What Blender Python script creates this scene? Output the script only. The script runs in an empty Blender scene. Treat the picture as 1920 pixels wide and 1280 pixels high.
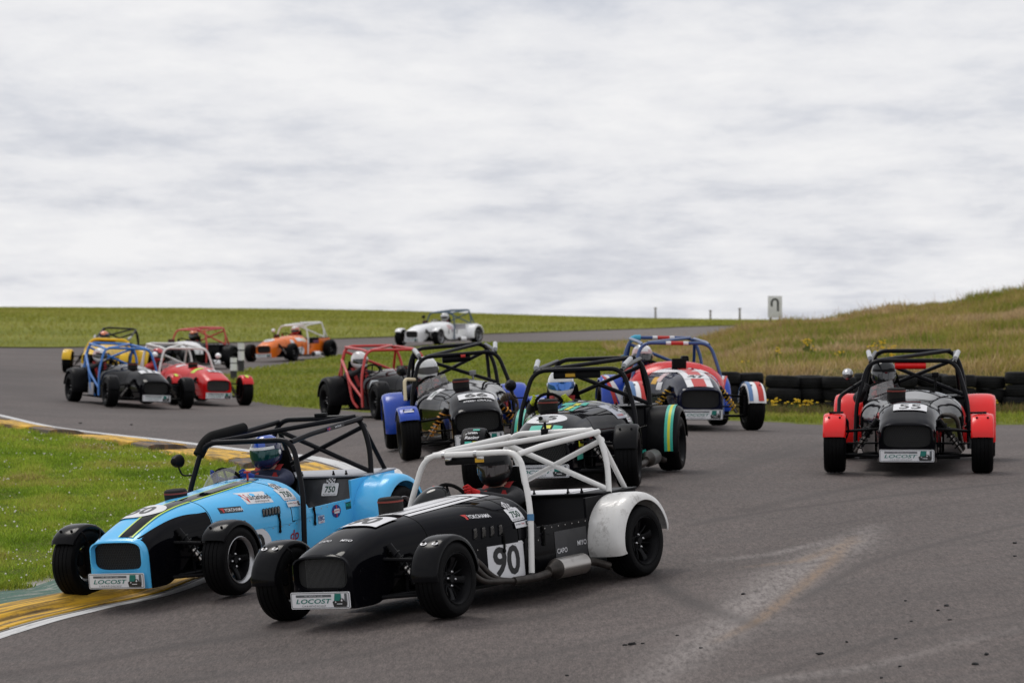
import bpy, bmesh, math, random
import numpy as np
from mathutils import Vector, Matrix

random.seed(7)
rng = np.random.default_rng(11)
R = math.radians
SC = bpy.context.scene
COL = SC.collection

# ------------------------------------------------------------------ camera
F_PX, HORIZON, EYE = 6500.0, 590.0, 2.04      # focal length in photo pixels, eye level row, eye height (m)
cam_data = bpy.data.cameras.new('camera')
cam = bpy.data.objects.new('camera', cam_data)
COL.objects.link(cam)
cam.location = (0, 0, EYE)
cam.rotation_euler = (R(90) - math.atan(50 / F_PX), 0, 0)
cam_data.sensor_width = 36.0
cam_data.lens = F_PX / 1920 * 36
cam_data.clip_start = 0.5
cam_data.clip_end = 6000
cam_data.dof.use_dof = True
cam_data.dof.focus_distance = 24.6
cam_data.dof.aperture_fstop = 5.6
SC.camera = cam

# ------------------------------------------------------------------ sky and sun
SUN_EL, SUN_AZ = R(58), R(-35)
world = bpy.data.worlds.new('World')
SC.world = world
world.use_nodes = True
wn, wl = world.node_tree.nodes, world.node_tree.links
wn.clear()


def N(nodes, kind, **kw):
    n = nodes.new(kind)
    for k, v in kw.items():
        if k.startswith('i_'):
            n.inputs[k[2:].replace('_', ' ')].default_value = v
        else:
            setattr(n, k, v)
    return n


def math_node(nodes, links, op, a, b=None, c=None, clamp=False):
    n = nodes.new('ShaderNodeMath')
    n.operation = op
    n.use_clamp = clamp
    for i, v in enumerate((a, b, c)):
        if v is None:
            continue
        if hasattr(v, 'links'):
            links.new(v, n.inputs[i])
        else:
            n.inputs[i].default_value = v
    return n.outputs[0]


def ramp(nodes, links, fac, stops):
    n = nodes.new('ShaderNodeValToRGB')
    while len(n.color_ramp.elements) < len(stops):
        n.color_ramp.elements.new(0.5)
    for e, (p, c) in zip(n.color_ramp.elements, stops):
        e.position = p
        e.color = (*c, 1) if len(c) == 3 else c
    links.new(fac, n.inputs[0])
    return n.outputs[0]


def mixc(nodes, links, fac, a, b, mode='MIX'):
    n = nodes.new('ShaderNodeMix')
    n.data_type = 'RGBA'
    n.blend_type = mode
    for s, v in ((n.inputs[0], fac), (n.inputs[6], a), (n.inputs[7], b)):
        if hasattr(v, 'links'):
            links.new(v, s)
        elif isinstance(v, (int, float)):
            s.default_value = v
        else:
            s.default_value = (*v, 1) if len(v) == 3 else v
    return n.outputs[2]


def build_world():
    sky = N(wn, 'ShaderNodeTexSky', sky_type='NISHITA', sun_disc=False, sun_elevation=SUN_EL, sun_rotation=SUN_AZ)
    tc = wn.new('ShaderNodeTexCoord')
    sep = wn.new('ShaderNodeSeparateXYZ')
    wl.new(tc.outputs['Generated'], sep.inputs[0])
    zz = math_node(wn, wl, 'MAXIMUM', sep.outputs[2], 0.0)
    zd = math_node(wn, wl, 'ADD', zz, 0.11)
    px = math_node(wn, wl, 'DIVIDE', sep.outputs[0], zd)
    py = math_node(wn, wl, 'DIVIDE', sep.outputs[1], zd)
    cmb = wn.new('ShaderNodeCombineXYZ')
    wl.new(px, cmb.inputs[0])
    wl.new(py, cmb.inputs[1])
    mp = N(wn, 'ShaderNodeMapping')
    mp.inputs['Scale'].default_value = (2.7, 1.55, 1)
    mp.inputs['Rotation'].default_value = (0, 0, R(4))
    wl.new(cmb.outputs[0], mp.inputs[0])
    n1 = N(wn, 'ShaderNodeTexNoise', i_Scale=1.15, i_Detail=12.0, i_Roughness=0.64, i_Distortion=0.1)
    wl.new(mp.outputs[0], n1.inputs[0])
    mp2 = N(wn, 'ShaderNodeMapping')
    mp2.inputs['Scale'].default_value = (0.85, 0.8, 1)
    mp2.inputs['Location'].default_value = (3.3, 8.1, 0)
    wl.new(cmb.outputs[0], mp2.inputs[0])
    n2 = N(wn, 'ShaderNodeTexNoise', i_Scale=1.0, i_Detail=8.0, i_Roughness=0.6)
    wl.new(mp2.outputs[0], n2.inputs[0])
    s = math_node(wn, wl, 'ADD', math_node(wn, wl, 'MULTIPLY', n1.outputs[0], 0.55), math_node(wn, wl, 'MULTIPLY', n2.outputs[0], 0.45))
    cl = ramp(wn, wl, s, [(0.35, (0.56, 0.585, 0.665)), (0.43, (0.69, 0.705, 0.76)), (0.50, (0.80, 0.805, 0.835)), (0.60, (0.89, 0.888, 0.90))])
    cl10 = mixc(wn, wl, 1.0, cl, (10, 10, 10), 'MULTIPLY')
    cov = ramp(wn, wl, s, [(0.34, (0.9, 0.9, 0.9)), (0.5, (0.985, 0.985, 0.985))])
    col = mixc(wn, wl, cov, sky.outputs[0], cl10)
    bg = N(wn, 'ShaderNodeBackground', i_Strength=0.1)
    wl.new(col, bg.inputs[0])
    out = wn.new('ShaderNodeOutputWorld')
    wl.new(bg.outputs[0], out.inputs[0])


build_world()
sun_data = bpy.data.lights.new('sun', 'SUN')
sun_data.energy = 1.15
sun_data.angle = R(22)
sun_data.color = (1.0, 0.96, 0.9)
sun = bpy.data.objects.new('sun', sun_data)
COL.objects.link(sun)
sun.rotation_euler = (R(90) - SUN_EL, 0, -SUN_AZ + R(180))
SC.view_settings.view_transform = 'Standard'
SC.view_settings.look = 'None'
SC.view_settings.exposure = 0.0
SC.view_settings.gamma = 1.0
SC.view_settings.use_curve_mapping = False
SC.cycles.max_bounces = 6
SC.cycles.diffuse_bounces = 3
SC.cycles.transparent_max_bounces = 12


# ------------------------------------------------------------------ mesh helpers
def tag(o, label=None, cat=None, group=None, kind=None):
    for k, v in (('label', label), ('category', cat), ('group', group), ('kind', kind)):
        if v:
            o[k] = v
    return o


def empty(name, matrix):
    o = bpy.data.objects.new(name, None)
    o.empty_display_size = 0.2
    COL.objects.link(o)
    o.matrix_world = matrix
    return o


def link_mesh(name, me, mats=(), parent=None, smooth=35):
    o = bpy.data.objects.new(name, me)
    COL.objects.link(o)
    for m in mats:
        me.materials.append(m)
    if parent is not None:
        o.parent = parent
    return o


def fillet(pts, rad, steps=6):
    pts = [Vector(p) for p in pts]
    out = [pts[0]]
    for i in range(1, len(pts) - 1):
        a, b, c = pts[i - 1], pts[i], pts[i + 1]
        d1, d2 = (a - b), (c - b)
        r = min(rad, d1.length * 0.49, d2.length * 0.49)
        p0, p2 = b + d1.normalized() * r, b + d2.normalized() * r
        for k in range(steps + 1):
            t = k / steps
            out.append(p0 * (1 - t) ** 2 + b * 2 * t * (1 - t) + p2 * t * t)
    out.append(pts[-1])
    return out


class MB:
    def __init__(self):
        self.v, self.f, self.m = [], [], []

    def add(self, verts, faces, mi=0):
        o = len(self.v)
        self.v += [tuple(p) for p in verts]
        self.f += [tuple(i + o for i in f) for f in faces]
        self.m += [mi] * len(faces)
        return self

    def box(self, c, s, mi=0, rot=None, ch=0.0):
        hx, hy, hz = s[0] / 2, s[1] / 2, s[2] / 2
        if ch <= 0:
            vs = [Vector((x, y, z)) for x in (-hx, hx) for y in (-hy, hy) for z in (-hz, hz)]
            fs = [(0, 1, 3, 2), (4, 6, 7, 5), (0, 4, 5, 1), (2, 3, 7, 6), (0, 2, 6, 4), (1, 5, 7, 3)]
        else:
            bm = bmesh.new()
            bmesh.ops.create_cube(bm, size=1.0)
            for v in bm.verts:
                v.co = Vector((v.co.x * s[0], v.co.y * s[1], v.co.z * s[2]))
            bmesh.ops.bevel(bm, geom=bm.edges[:], offset=ch, segments=2, affect='EDGES', profile=0.6)
            bm.verts.index_update()
            vs = [v.co.copy() for v in bm.verts]
            fs = [tuple(v.index for v in f.verts) for f in bm.faces]
            bm.free()
        if rot is not None:
            vs = [rot @ p for p in vs]
        return self.add([p + Vector(c) for p in vs], fs, mi)

    def tube(self, pts, r, n=10, mi=0, cap=True):
        pts = [Vector(p) for p in pts]
        k = len(pts)
        rad = r if isinstance(r, (list, tuple)) else [r] * k
        t0 = (pts[1] - pts[0]).normalized()
        up = Vector((0, 0, 1)) if abs(t0.z) < 0.9 else Vector((1, 0, 0))
        nrm = t0.cross(up).normalized()
        vs, fs = [], []
        for i, p in enumerate(pts):
            t = (pts[min(i + 1, k - 1)] - pts[max(i - 1, 0)]).normalized()
            nrm = (nrm - t * nrm.dot(t)).normalized()
            b = t.cross(nrm)
            for j in range(n):
                a = 2 * math.pi * j / n
                vs.append(p + (nrm * math.cos(a) + b * math.sin(a)) * rad[i])
        for i in range(k - 1):
            for j in range(n):
                j2 = (j + 1) % n
                fs.append((i * n + j, i * n + j2, (i + 1) * n + j2, (i + 1) * n + j))
        if cap:
            fs.append(tuple(range(n - 1, -1, -1)))
            fs.append(tuple((k - 1) * n + j for j in range(n)))
        return self.add(vs, fs, mi)

    def lathe(self, prof, n=32, axis='y', c=(0, 0, 0), mi=0, closed=False, cap=True):
        """prof: list of (radius, along-axis)"""
        vs, fs = [], []
        k = len(prof)
        for (r, h) in prof:
            for j in range(n):
                a = 2 * math.pi * j / n
                x, z = r * math.cos(a), r * math.sin(a)
                p = (x, h, z) if axis == 'y' else ((x, z, h) if axis == 'z' else (h, x, z))
                vs.append(Vector(p) + Vector(c))
        for i in range(k if closed else k - 1):
            i2 = (i + 1) % k
            for j in range(n):
                j2 = (j + 1) % n
                fs.append((i * n + j, i * n + j2, i2 * n + j2, i2 * n + j))
        if not closed and cap:
            if prof[0][0] > 1e-5:
                fs.append(tuple(range(n - 1, -1, -1)))
            if prof[-1][0] > 1e-5:
                fs.append(tuple((k - 1) * n + j for j in range(n)))
        return self.add(vs, fs, mi)

    def grid(self, fn, nu, nv, mi=0, close_v=False):
        vs = [fn(i / nu, j / nv) for i in range(nu + 1) for j in range(nv + (0 if close_v else 1))]
        w = nv + (0 if close_v else 1)
        fs = []
        for i in range(nu):
            for j in range(nv):
                j2 = (j + 1) % w if close_v else j + 1
                fs.append((i * w + j, i * w + j2, (i + 1) * w + j2, (i + 1) * w + j))
        return self.add(vs, fs, mi)

    def poly(self, pts, mi=0):
        return self.add(pts, [tuple(range(len(pts)))], mi)

    def prism(self, outline, h, to, mi=0):
        """outline: 2D points; to(u,v,w) maps into space; thickness h along w"""
        n = len(outline)
        vs = [to(u, v, 0) for u, v in outline] + [to(u, v, h) for u, v in outline]
        fs = [tuple(range(n - 1, -1, -1)), tuple(range(n, 2 * n))]
        fs += [(i, (i + 1) % n, n + (i + 1) % n, n + i) for i in range(n)]
        return self.add(vs, fs, mi)

    def build(self, name, mats, parent=None, smooth=38, loc=None, rotz=0.0):
        me = bpy.data.meshes.new(name)
        me.from_pydata(self.v, [], self.f)
        if not isinstance(mats, (list, tuple)):
            mats = [mats]
        o = link_mesh(name, me, mats, parent)
        if any(self.m):
            me.polygons.foreach_set('material_index', self.m)
        bm = bmesh.new()
        bm.from_mesh(me)
        bmesh.ops.recalc_face_normals(bm, faces=bm.faces[:])
        bm.to_mesh(me)
        bm.free()
        if smooth:
            me.polygons.foreach_set('use_smooth', [True] * len(me.polygons))
            me.set_sharp_from_angle(angle=R(smooth))
        if loc is not None:
            o.location = loc
        if rotz:
            o.rotation_euler = (0, 0, rotz)
        return o


# ------------------------------------------------------------------ materials
MATS = {}


def M(name, color, rough=0.5, metal=0.0, coat=0.0, var=0.0, vscale=6.0, bump=0.0, bscale=60.0, dirt=0.0, dirt_col=(0.16, 0.13, 0.10), spec=0.5):
    if name in MATS:
        return MATS[name]
    m = bpy.data.materials.new(name)
    m.use_nodes = True
    nd, lk = m.node_tree.nodes, m.node_tree.links
    b = nd['Principled BSDF']
    b.inputs['Roughness'].default_value = rough
    b.inputs['Metallic'].default_value = metal
    b.inputs['Coat Weight'].default_value = coat
    b.inputs['Coat Roughness'].default_value = 0.06
    b.inputs['Specular IOR Level'].default_value = spec
    b.inputs['Base Color'].default_value = (*color, 1)
    if var or bump or dirt:
        tc = nd.new('ShaderNodeTexCoord')
        src = None
        if var:
            n = N(nd, 'ShaderNodeTexNoise', i_Scale=vscale, i_Detail=6.0, i_Roughness=0.65)
            lk.new(tc.outputs['Object'], n.inputs[0])
            lo = tuple(max(0, c * (1 - var)) for c in color)
            hi = tuple(min(1, c * (1 + var)) for c in color)
            src = ramp(nd, lk, n.outputs[0], [(0.3, lo), (0.7, hi)])
        if dirt:
            n = N(nd, 'ShaderNodeTexNoise', i_Scale=9.0, i_Detail=9.0, i_Roughness=0.75)
            lk.new(tc.outputs['Object'], n.inputs[0])
            f = ramp(nd, lk, n.outputs[0], [(0.52, (0, 0, 0)), (0.75, (dirt,) * 3)])
            src = mixc(nd, lk, f, src if src is not None else color, dirt_col)
            rr = math_node(nd, lk, 'ADD', math_node(nd, lk, 'MULTIPLY', f, 0.5), rough, clamp=True)
            lk.new(rr, b.inputs['Roughness'])
        if src is not None:
            lk.new(src, b.inputs['Base Color'])
        if bump:
            n = N(nd, 'ShaderNodeTexNoise', i_Scale=bscale, i_Detail=4.0)
            lk.new(tc.outputs['Object'], n.inputs[0])
            bp = N(nd, 'ShaderNodeBump', i_Strength=bump, i_Distance=0.01)
            lk.new(n.outputs[0], bp.inputs['Height'])
            lk.new(bp.outputs[0], b.inputs['Normal'])
    MATS[name] = m
    return m


def attr_material(name, attr, rough=0.8, trans=0.25):
    """foliage: colour from a per-blade attribute, a little light passing through"""
    m = bpy.data.materials.new(name)
    m.use_nodes = True
    nd, lk = m.node_tree.nodes, m.node_tree.links
    b = nd['Principled BSDF']
    at = N(nd, 'ShaderNodeAttribute', attribute_name=attr)
    lk.new(at.outputs['Color'], b.inputs['Base Color'])
    b.inputs['Roughness'].default_value = rough
    b.inputs['Specular IOR Level'].default_value = 0.25
    tr = nd.new('ShaderNodeBsdfTranslucent')
    lk.new(at.outputs['Color'], tr.inputs[0])
    mx = nd.new('ShaderNodeMixShader')
    mx.inputs[0].default_value = trans
    lk.new(b.outputs[0], mx.inputs[1])
    lk.new(tr.outputs[0], mx.inputs[2])
    lk.new(mx.outputs[0], nd['Material Output'].inputs[0])
    return m


def glass_mat(name, tint, rough=0.05, clear=0.75):
    m = bpy.data.materials.new(name)
    m.use_nodes = True
    nd, lk = m.node_tree.nodes, m.node_tree.links
    nd.remove(nd['Principled BSDF'])
    tr = nd.new('ShaderNodeBsdfTransparent')
    tr.inputs[0].default_value = (*tint, 1)
    gl = nd.new('ShaderNodeBsdfPrincipled')
    gl.inputs['Base Color'].default_value = (*(c * 0.5 for c in tint), 1)
    gl.inputs['Roughness'].default_value = rough
    mx = nd.new('ShaderNodeMixShader')
    mx.inputs[0].default_value = 1 - clear
    lk.new(tr.outputs[0], mx.inputs[1])
    lk.new(gl.outputs[0], mx.inputs[2])
    lk.new(mx.outputs[0], nd['Material Output'].inputs[0])
    return m


# ------------------------------------------------------------------ the lie of the land
def tps_setup():
    cp = [  # pixel column, pixel row, distance
        (842, 1158, 23.05), (532, 1163, 23.83), (1195, 1080, 24.92), (438, 1118, 25.4), (145, 1130, 26.1),
        (960, 1290, 20.5), (0, 1192, 24.4), (1900, 1104, 22.0), (1178, 912, 30.2), (898, 920, 30.5), (1260, 884, 32.4),
        (1568, 887, 32.3), (1840, 880, 32.6), (770, 860, 35.5), (742, 842, 37.8), (1410, 806, 40.1),
        (714, 787, 50.0), (620, 782, 52.2), (206, 764, 60.0), (346, 766, 60.5), (138, 752, 62.2), (458, 760, 63.3),
        (549, 678, 99.2), (472, 678, 99.8), (619, 672, 101.2), (822, 648, 107.4), (751, 648, 108.1), (893, 643, 109.4),
        (677, 888, 36.0), (430, 848, 41.5), (80, 800, 49.0), (1540, 797, 45.0), (1900, 797, 45.0),
        (470, 693, 88.0), (640, 668, 96.0), (760, 655, 101.0), (1000, 645, 112.0), (1300, 640, 118.0),
        (0, 652, 105.0), (330, 645, 112.0), (740, 632, 125.0), (1200, 617, 150.0), (1370, 611, 165.0),
        (0, 580, 220.0), (700, 585, 230.0), (1230, 600, 260.0), (1500, 602, 260.0), (-500, 578, 220.0), (2300, 600, 260.0),
        (910, 1091, 25.7), (748, 1029, 27.4), (478, 1040, 28.07), (995, 889, 32.68), (0, 690, 82.0), (1700, 777, 54.0), (1400, 774, 54.0), (0, 780, 52.0), (0, 900, 38.0), (0, 1050, 29.0),
    ]
    P = np.array(cp)
    X = (P[:, 0] - 960) / F_PX * P[:, 2]
    Y = P[:, 2]
    Z = EYE - (P[:, 1] - HORIZON) / F_PX * P[:, 2]
    U = np.stack([X / Y * 24, 8 * np.log(Y / 20)], 1)
    n = len(U)
    D = np.linalg.norm(U[:, None] - U[None], axis=2)
    K = np.where(D > 0, D ** 2 * np.log(np.maximum(D, 1e-9)), 0) + np.eye(n) * 0.04
    A = np.zeros((n + 3, n + 3))
    A[:n, :n] = K
    A[:n, n] = 1
    A[:n, n + 1:] = U
    A[n, :n] = 1
    A[n + 1:, :n] = U.T
    sol = np.linalg.solve(A, np.concatenate([Z, np.zeros(3)]))
    return U, sol


TPS_U, TPS_S = tps_setup()


def zs(x, y):
    """ground height for arrays of x, y"""
    x, y = np.asarray(x, float), np.asarray(y, float)
    yc = np.clip(y, 15, 300)
    u = np.stack([np.clip(x / yc * 24, -7, 7), 8 * np.log(yc / 20)], -1)
    d = np.linalg.norm(u[..., None, :] - TPS_U, axis=-1)
    k = np.where(d > 1e-9, d ** 2 * np.log(np.maximum(d, 1e-9)), 0)
    n = len(TPS_U)
    return k @ TPS_S[:n] + TPS_S[n] + u @ TPS_S[n + 1:]


def z1(x, y):
    return float(zs(np.array([x]), np.array([y]))[0])


def pix(px, d):
    """plan position of a pixel column at a distance"""
    return (px - 960) / F_PX * d, d


def ground_pix(px, py):
    lo, hi = 16.0, 290.0
    for y in np.geomspace(lo, hi, 400):
        x = (px - 960) / F_PX * y
        if HORIZON + (EYE - z1(x, y)) * F_PX / y <= py:
            return x, y
    return (px - 960) / F_PX * hi, hi


def project(p):
    return 960 + p[0] * F_PX / p[1], HORIZON + (EYE - p[2]) * F_PX / p[1]


# ------------------------------------------------------------------ surface materials
def asphalt_mat():
    m = bpy.data.materials.new('asphalt')
    m.use_nodes = True
    nd, lk = m.node_tree.nodes, m.node_tree.links
    b = nd['Principled BSDF']
    tc = nd.new('ShaderNodeTexCoord')

    def noise(scale, detail, rough, sx=1, sy=1, rot=0):
        mp = nd.new('ShaderNodeMapping')
        mp.inputs['Scale'].default_value = (sx, sy, 1)
        mp.inputs['Rotation'].default_value = (0, 0, rot)
        lk.new(tc.outputs['Object'], mp.inputs[0])
        n = N(nd, 'ShaderNodeTexNoise', i_Scale=scale, i_Detail=detail, i_Roughness=rough)
        lk.new(mp.outputs[0], n.inputs[0])
        return n.outputs[0]
    big = noise(0.35, 6, 0.6)
    streak = noise(1.0, 7, 0.65, 0.22, 2.6, R(-38))
    fine = noise(85, 3, 0.8, 1, 0.16)
    chip = noise(30, 4, 0.75, 1, 0.2)
    base = ramp(nd, lk, big, [(0.36, (0.071, 0.058, 0.054)), (0.64, (0.131, 0.108, 0.101))])
    base = mixc(nd, lk, 0.55, base, ramp(nd, lk, streak, [(0.32, (0.060, 0.049, 0.045)), (0.55, (0.100, 0.083, 0.077)), (0.75, (0.138, 0.116, 0.108))]))
    base = mixc(nd, lk, 0.5, base, ramp(nd, lk, fine, [(0.32, (0.18, 0.18, 0.18)), (0.68, (0.85, 0.85, 0.85))]), 'OVERLAY')
    base = mixc(nd, lk, 0.6, base, ramp(nd, lk, chip, [(0.36, (0.3, 0.3, 0.3)), (0.5, (0.5, 0.5, 0.5)), (0.68, (0.72, 0.71, 0.7))]), 'OVERLAY')
    for attr, col, amt in (('pale', (0.32, 0.29, 0.275), 0.75), ('tan', (0.25, 0.16, 0.09), 0.85), ('rubber', (0.026, 0.024, 0.024), 0.85)):
        at = N(nd, 'ShaderNodeAttribute', attribute_name=attr)
        f = math_node(nd, lk, 'MULTIPLY', at.outputs['Fac'], ramp(nd, lk, chip, [(0.33, (0.15,) * 3), (0.62, (1,) * 3)]))
        f = math_node(nd, lk, 'MULTIPLY', f, amt)
        base = mixc(nd, lk, f, base, col)
    lk.new(base, b.inputs['Base Color'])
    lk.new(ramp(nd, lk, streak, [(0.3, (0.72,) * 3), (0.7, (0.9,) * 3)]), b.inputs['Roughness'])
    b.inputs['Specular IOR Level'].default_value = 0.3
    bp = N(nd, 'ShaderNodeBump', i_Strength=0.5, i_Distance=0.012)
    lk.new(chip, bp.inputs['Height'])
    lk.new(bp.outputs[0], b.inputs['Normal'])
    return m


def turf_mat(name, c_lo, c_mid, c_hi, scale=0.25, fine=7.0, stretch=(1, 1)):
    m = bpy.data.materials.new(name)
    m.use_nodes = True
    nd, lk = m.node_tree.nodes, m.node_tree.links
    b = nd['Principled BSDF']
    tc = nd.new('ShaderNodeTexCoord')
    mp = nd.new('ShaderNodeMapping')
    mp.inputs['Scale'].default_value = (stretch[0], stretch[1], 1)
    lk.new(tc.outputs['Object'], mp.inputs[0])
    n1 = N(nd, 'ShaderNodeTexNoise', i_Scale=scale, i_Detail=8.0, i_Roughness=0.62)
    n2 = N(nd, 'ShaderNodeTexNoise', i_Scale=fine, i_Detail=6.0, i_Roughness=0.75)
    lk.new(mp.outputs[0], n1.inputs[0])
    lk.new(tc.outputs['Object'], n2.inputs[0])
    c = ramp(nd, lk, n1.outputs[0], [(0.32, c_lo), (0.5, c_mid), (0.68, c_hi)])
    c = mixc(nd, lk, 0.6, c, ramp(nd, lk, n2.outputs[0], [(0.3, (0.25,) * 3), (0.7, (0.75,) * 3)]), 'OVERLAY')
    lk.new(c, b.inputs['Base Color'])
    b.inputs['Roughness'].default_value = 0.95
    b.inputs['Specular IOR Level'].default_value = 0.1
    bp = N(nd, 'ShaderNodeBump', i_Strength=0.8, i_Distance=0.05)
    lk.new(n2.outputs[0], bp.inputs['Height'])
    lk.new(bp.outputs[0], b.inputs['Normal'])
    return m


def worn_paint_mat(name, paint, under, wear=(0.42, 0.6), dark=0.5):
    """paint rubbed through along the kerb; UV u runs along, v across"""
    m = bpy.data.materials.new(name)
    m.use_nodes = True
    nd, lk = m.node_tree.nodes, m.node_tree.links
    b = nd['Principled BSDF']
    uv = nd.new('ShaderNodeUVMap')
    tc = nd.new('ShaderNodeTexCoord')
    mp = nd.new('ShaderNodeMapping')
    mp.inputs['Scale'].default_value = (1.6, 16, 1)
    lk.new(uv.outputs[0], mp.inputs[0])
    n1 = N(nd, 'ShaderNodeTexNoise', i_Scale=1.3, i_Detail=8.0, i_Roughness=0.7)
    lk.new(mp.outputs[0], n1.inputs[0])
    n2 = N(nd, 'ShaderNodeTexNoise', i_Scale=30.0, i_Detail=6.0, i_Roughness=0.7)
    lk.new(tc.outputs['Object'], n2.inputs[0])
    f = math_node(nd, lk, 'ADD', math_node(nd, lk, 'MULTIPLY', n1.outputs[0], 0.75), math_node(nd, lk, 'MULTIPLY', n2.outputs[0], 0.25))
    fac = ramp(nd, lk, f, [(wear[0], (0, 0, 0)), (wear[1], (1, 1, 1))])
    c = mixc(nd, lk, fac, under, paint)
    mp3 = nd.new('ShaderNodeMapping')
    mp3.inputs['Scale'].default_value = (0.9, 22, 1)
    mp3.inputs['Location'].default_value = (5, 3, 0)
    lk.new(uv.outputs[0], mp3.inputs[0])
    n3 = N(nd, 'ShaderNodeTexNoise', i_Scale=1.0, i_Detail=5.0, i_Roughness=0.6)
    lk.new(mp3.outputs[0], n3.inputs[0])
    c = mixc(nd, lk, ramp(nd, lk, n3.outputs[0], [(0.45, (0, 0, 0)), (0.62, (dark,) * 3)]), c, (0.03, 0.027, 0.025))
    lk.new(c, b.inputs['Base Color'])
    b.inputs['Roughness'].default_value = 0.75
    bp = N(nd, 'ShaderNodeBump', i_Strength=0.4, i_Distance=0.008)
    lk.new(n2.outputs[0], bp.inputs['Height'])
    lk.new(bp.outputs[0], b.inputs['Normal'])
    return m


ASPHALT = asphalt_mat()
TURF_FAR = turf_mat('mown_field', (0.150, 0.165, 0.026), (0.190, 0.200, 0.036), (0.235, 0.235, 0.055), 0.10, 3.0, (0.35, 1.6))
TURF_NEAR = turf_mat('verge_turf', (0.085, 0.115, 0.018), (0.13, 0.16, 0.028), (0.19, 0.17, 0.05), 0.7, 14.0)
TURF_ISLE = turf_mat('island_turf', (0.10, 0.13, 0.02), (0.145, 0.165, 0.028), (0.185, 0.185, 0.045), 0.3, 7.0)
TURF_BANK = turf_mat('rough_bank', (0.085, 0.095, 0.022), (0.14, 0.125, 0.04), (0.20, 0.15, 0.07), 0.35, 5.0)
YELLOW_KERB = worn_paint_mat('kerb_yellow', (0.74, 0.42, 0.022), (0.15, 0.085, 0.03), (0.36, 0.50), 0.75)
BROWN_KERB = worn_paint_mat('kerb_rubbed', (0.45, 0.22, 0.03), (0.10, 0.078, 0.062), (0.50, 0.66), 0.7)
GREEN_KERB = worn_paint_mat('kerb_green', (0.035, 0.11, 0.075), (0.30, 0.29, 0.26), (0.40, 0.50), 0.2)
CONCRETE = worn_paint_mat('kerb_concrete', (0.36, 0.34, 0.30), (0.24, 0.22, 0.19), (0.3, 0.7), 0.15)
WHITE_LINE = worn_paint_mat('line_white', (0.62, 0.62, 0.62), (0.2, 0.19, 0.18), (0.33, 0.46), 0.2)


# ------------------------------------------------------------------ ground sheets
def sheet(name, P, mats, lift=0.0, parent=None, uv=None):
    """P: (n,m,2) plan positions -> mesh following the land"""
    n, k = P.shape[:2]
    z = zs(P[..., 0].ravel(), P[..., 1].ravel()).reshape(n, k) + lift
    V = np.concatenate([P, z[..., None]], 2).reshape(-1, 3)
    idx = np.arange(n * k).reshape(n, k)
    Fc = np.stack([idx[:-1, :-1], idx[1:, :-1], idx[1:, 1:], idx[:-1, 1:]], -1).reshape(-1, 4)
    me = bpy.data.meshes.new(name)
    me.from_pydata(V.tolist(), [], Fc.tolist())
    o = link_mesh(name, me, mats, parent)
    bm = bmesh.new()
    bm.from_mesh(me)
    bmesh.ops.recalc_face_normals(bm, faces=bm.faces[:])
    if sum(f.normal.z for f in bm.faces) < 0:
        bmesh.ops.reverse_faces(bm, faces=bm.faces[:])
    bm.to_mesh(me)
    bm.free()
    me.polygons.foreach_set('use_smooth', [True] * len(me.polygons))
    return o, V


def seg_field(V, pts, width, soft=1.0, taper=None):
    best = np.zeros(len(V))
    L = len(pts) - 1
    for i in range(L):
        a, b = np.array(pts[i]), np.array(pts[i + 1])
        ab = b - a
        t = np.clip(((V[:, :2] - a) @ ab) / (ab @ ab), 0, 1)
        d = np.linalg.norm(V[:, :2] - a - t[:, None] * ab, axis=1)
        w = width if not isinstance(width, (list, tuple)) else width[i] + (width[i + 1] - width[i]) * t
        g = (i + t) / L
        amp = 1 if taper is None else np.interp(g, np.linspace(0, 1, len(taper)), taper)
        best = np.maximum(best, np.exp(-(d / w) ** 2 * soft) * amp)
    return best


# one great sheet of rough turf that carries everything and runs past the skyline
xs_u = np.linspace(-7, 7, 71)
ys_v = np.concatenate([np.geomspace(14, 300, 120), np.array([420, 700, 1400, 3000])])
G = np.stack(np.meshgrid(xs_u, ys_v, indexing='ij'), -1)
G[..., 0] = G[..., 0] * G[..., 1] / 24
go, GV = sheet('ground', G, [TURF_FAR], lift=-0.06)
me = go.data
co = np.empty(len(me.vertices) * 3)
me.vertices.foreach_get('co', co)
co = co.reshape(-1, 3)
far = co[:, 1] > 262
co[far, 2] = np.minimum(co[far, 2], 2.2) - (co[far, 1] - 262) * 0.015
me.vertices.foreach_set('co', co.ravel())
tag(go, kind='structure')

# the asphalt: near field fine enough to carry the marks on it
gu = np.linspace(-5.2, 5.2, 261)
gv = np.concatenate([np.linspace(17.5, 33, 190, endpoint=False), np.geomspace(33, 172, 140)])
G = np.stack(np.meshgrid(gu, gv, indexing='ij'), -1)
G[..., 0] = G[..., 0] * G[..., 1] / 24
track, TV = sheet('track', G, [ASPHALT])
tag(track, kind='structure')


def smooth01_(t):
    t = np.clip(t, 0, 1)
    return t * t * (3 - 2 * t)


def gp(*pts):
    return [ground_pix(px, py) for px, py in pts]


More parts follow.
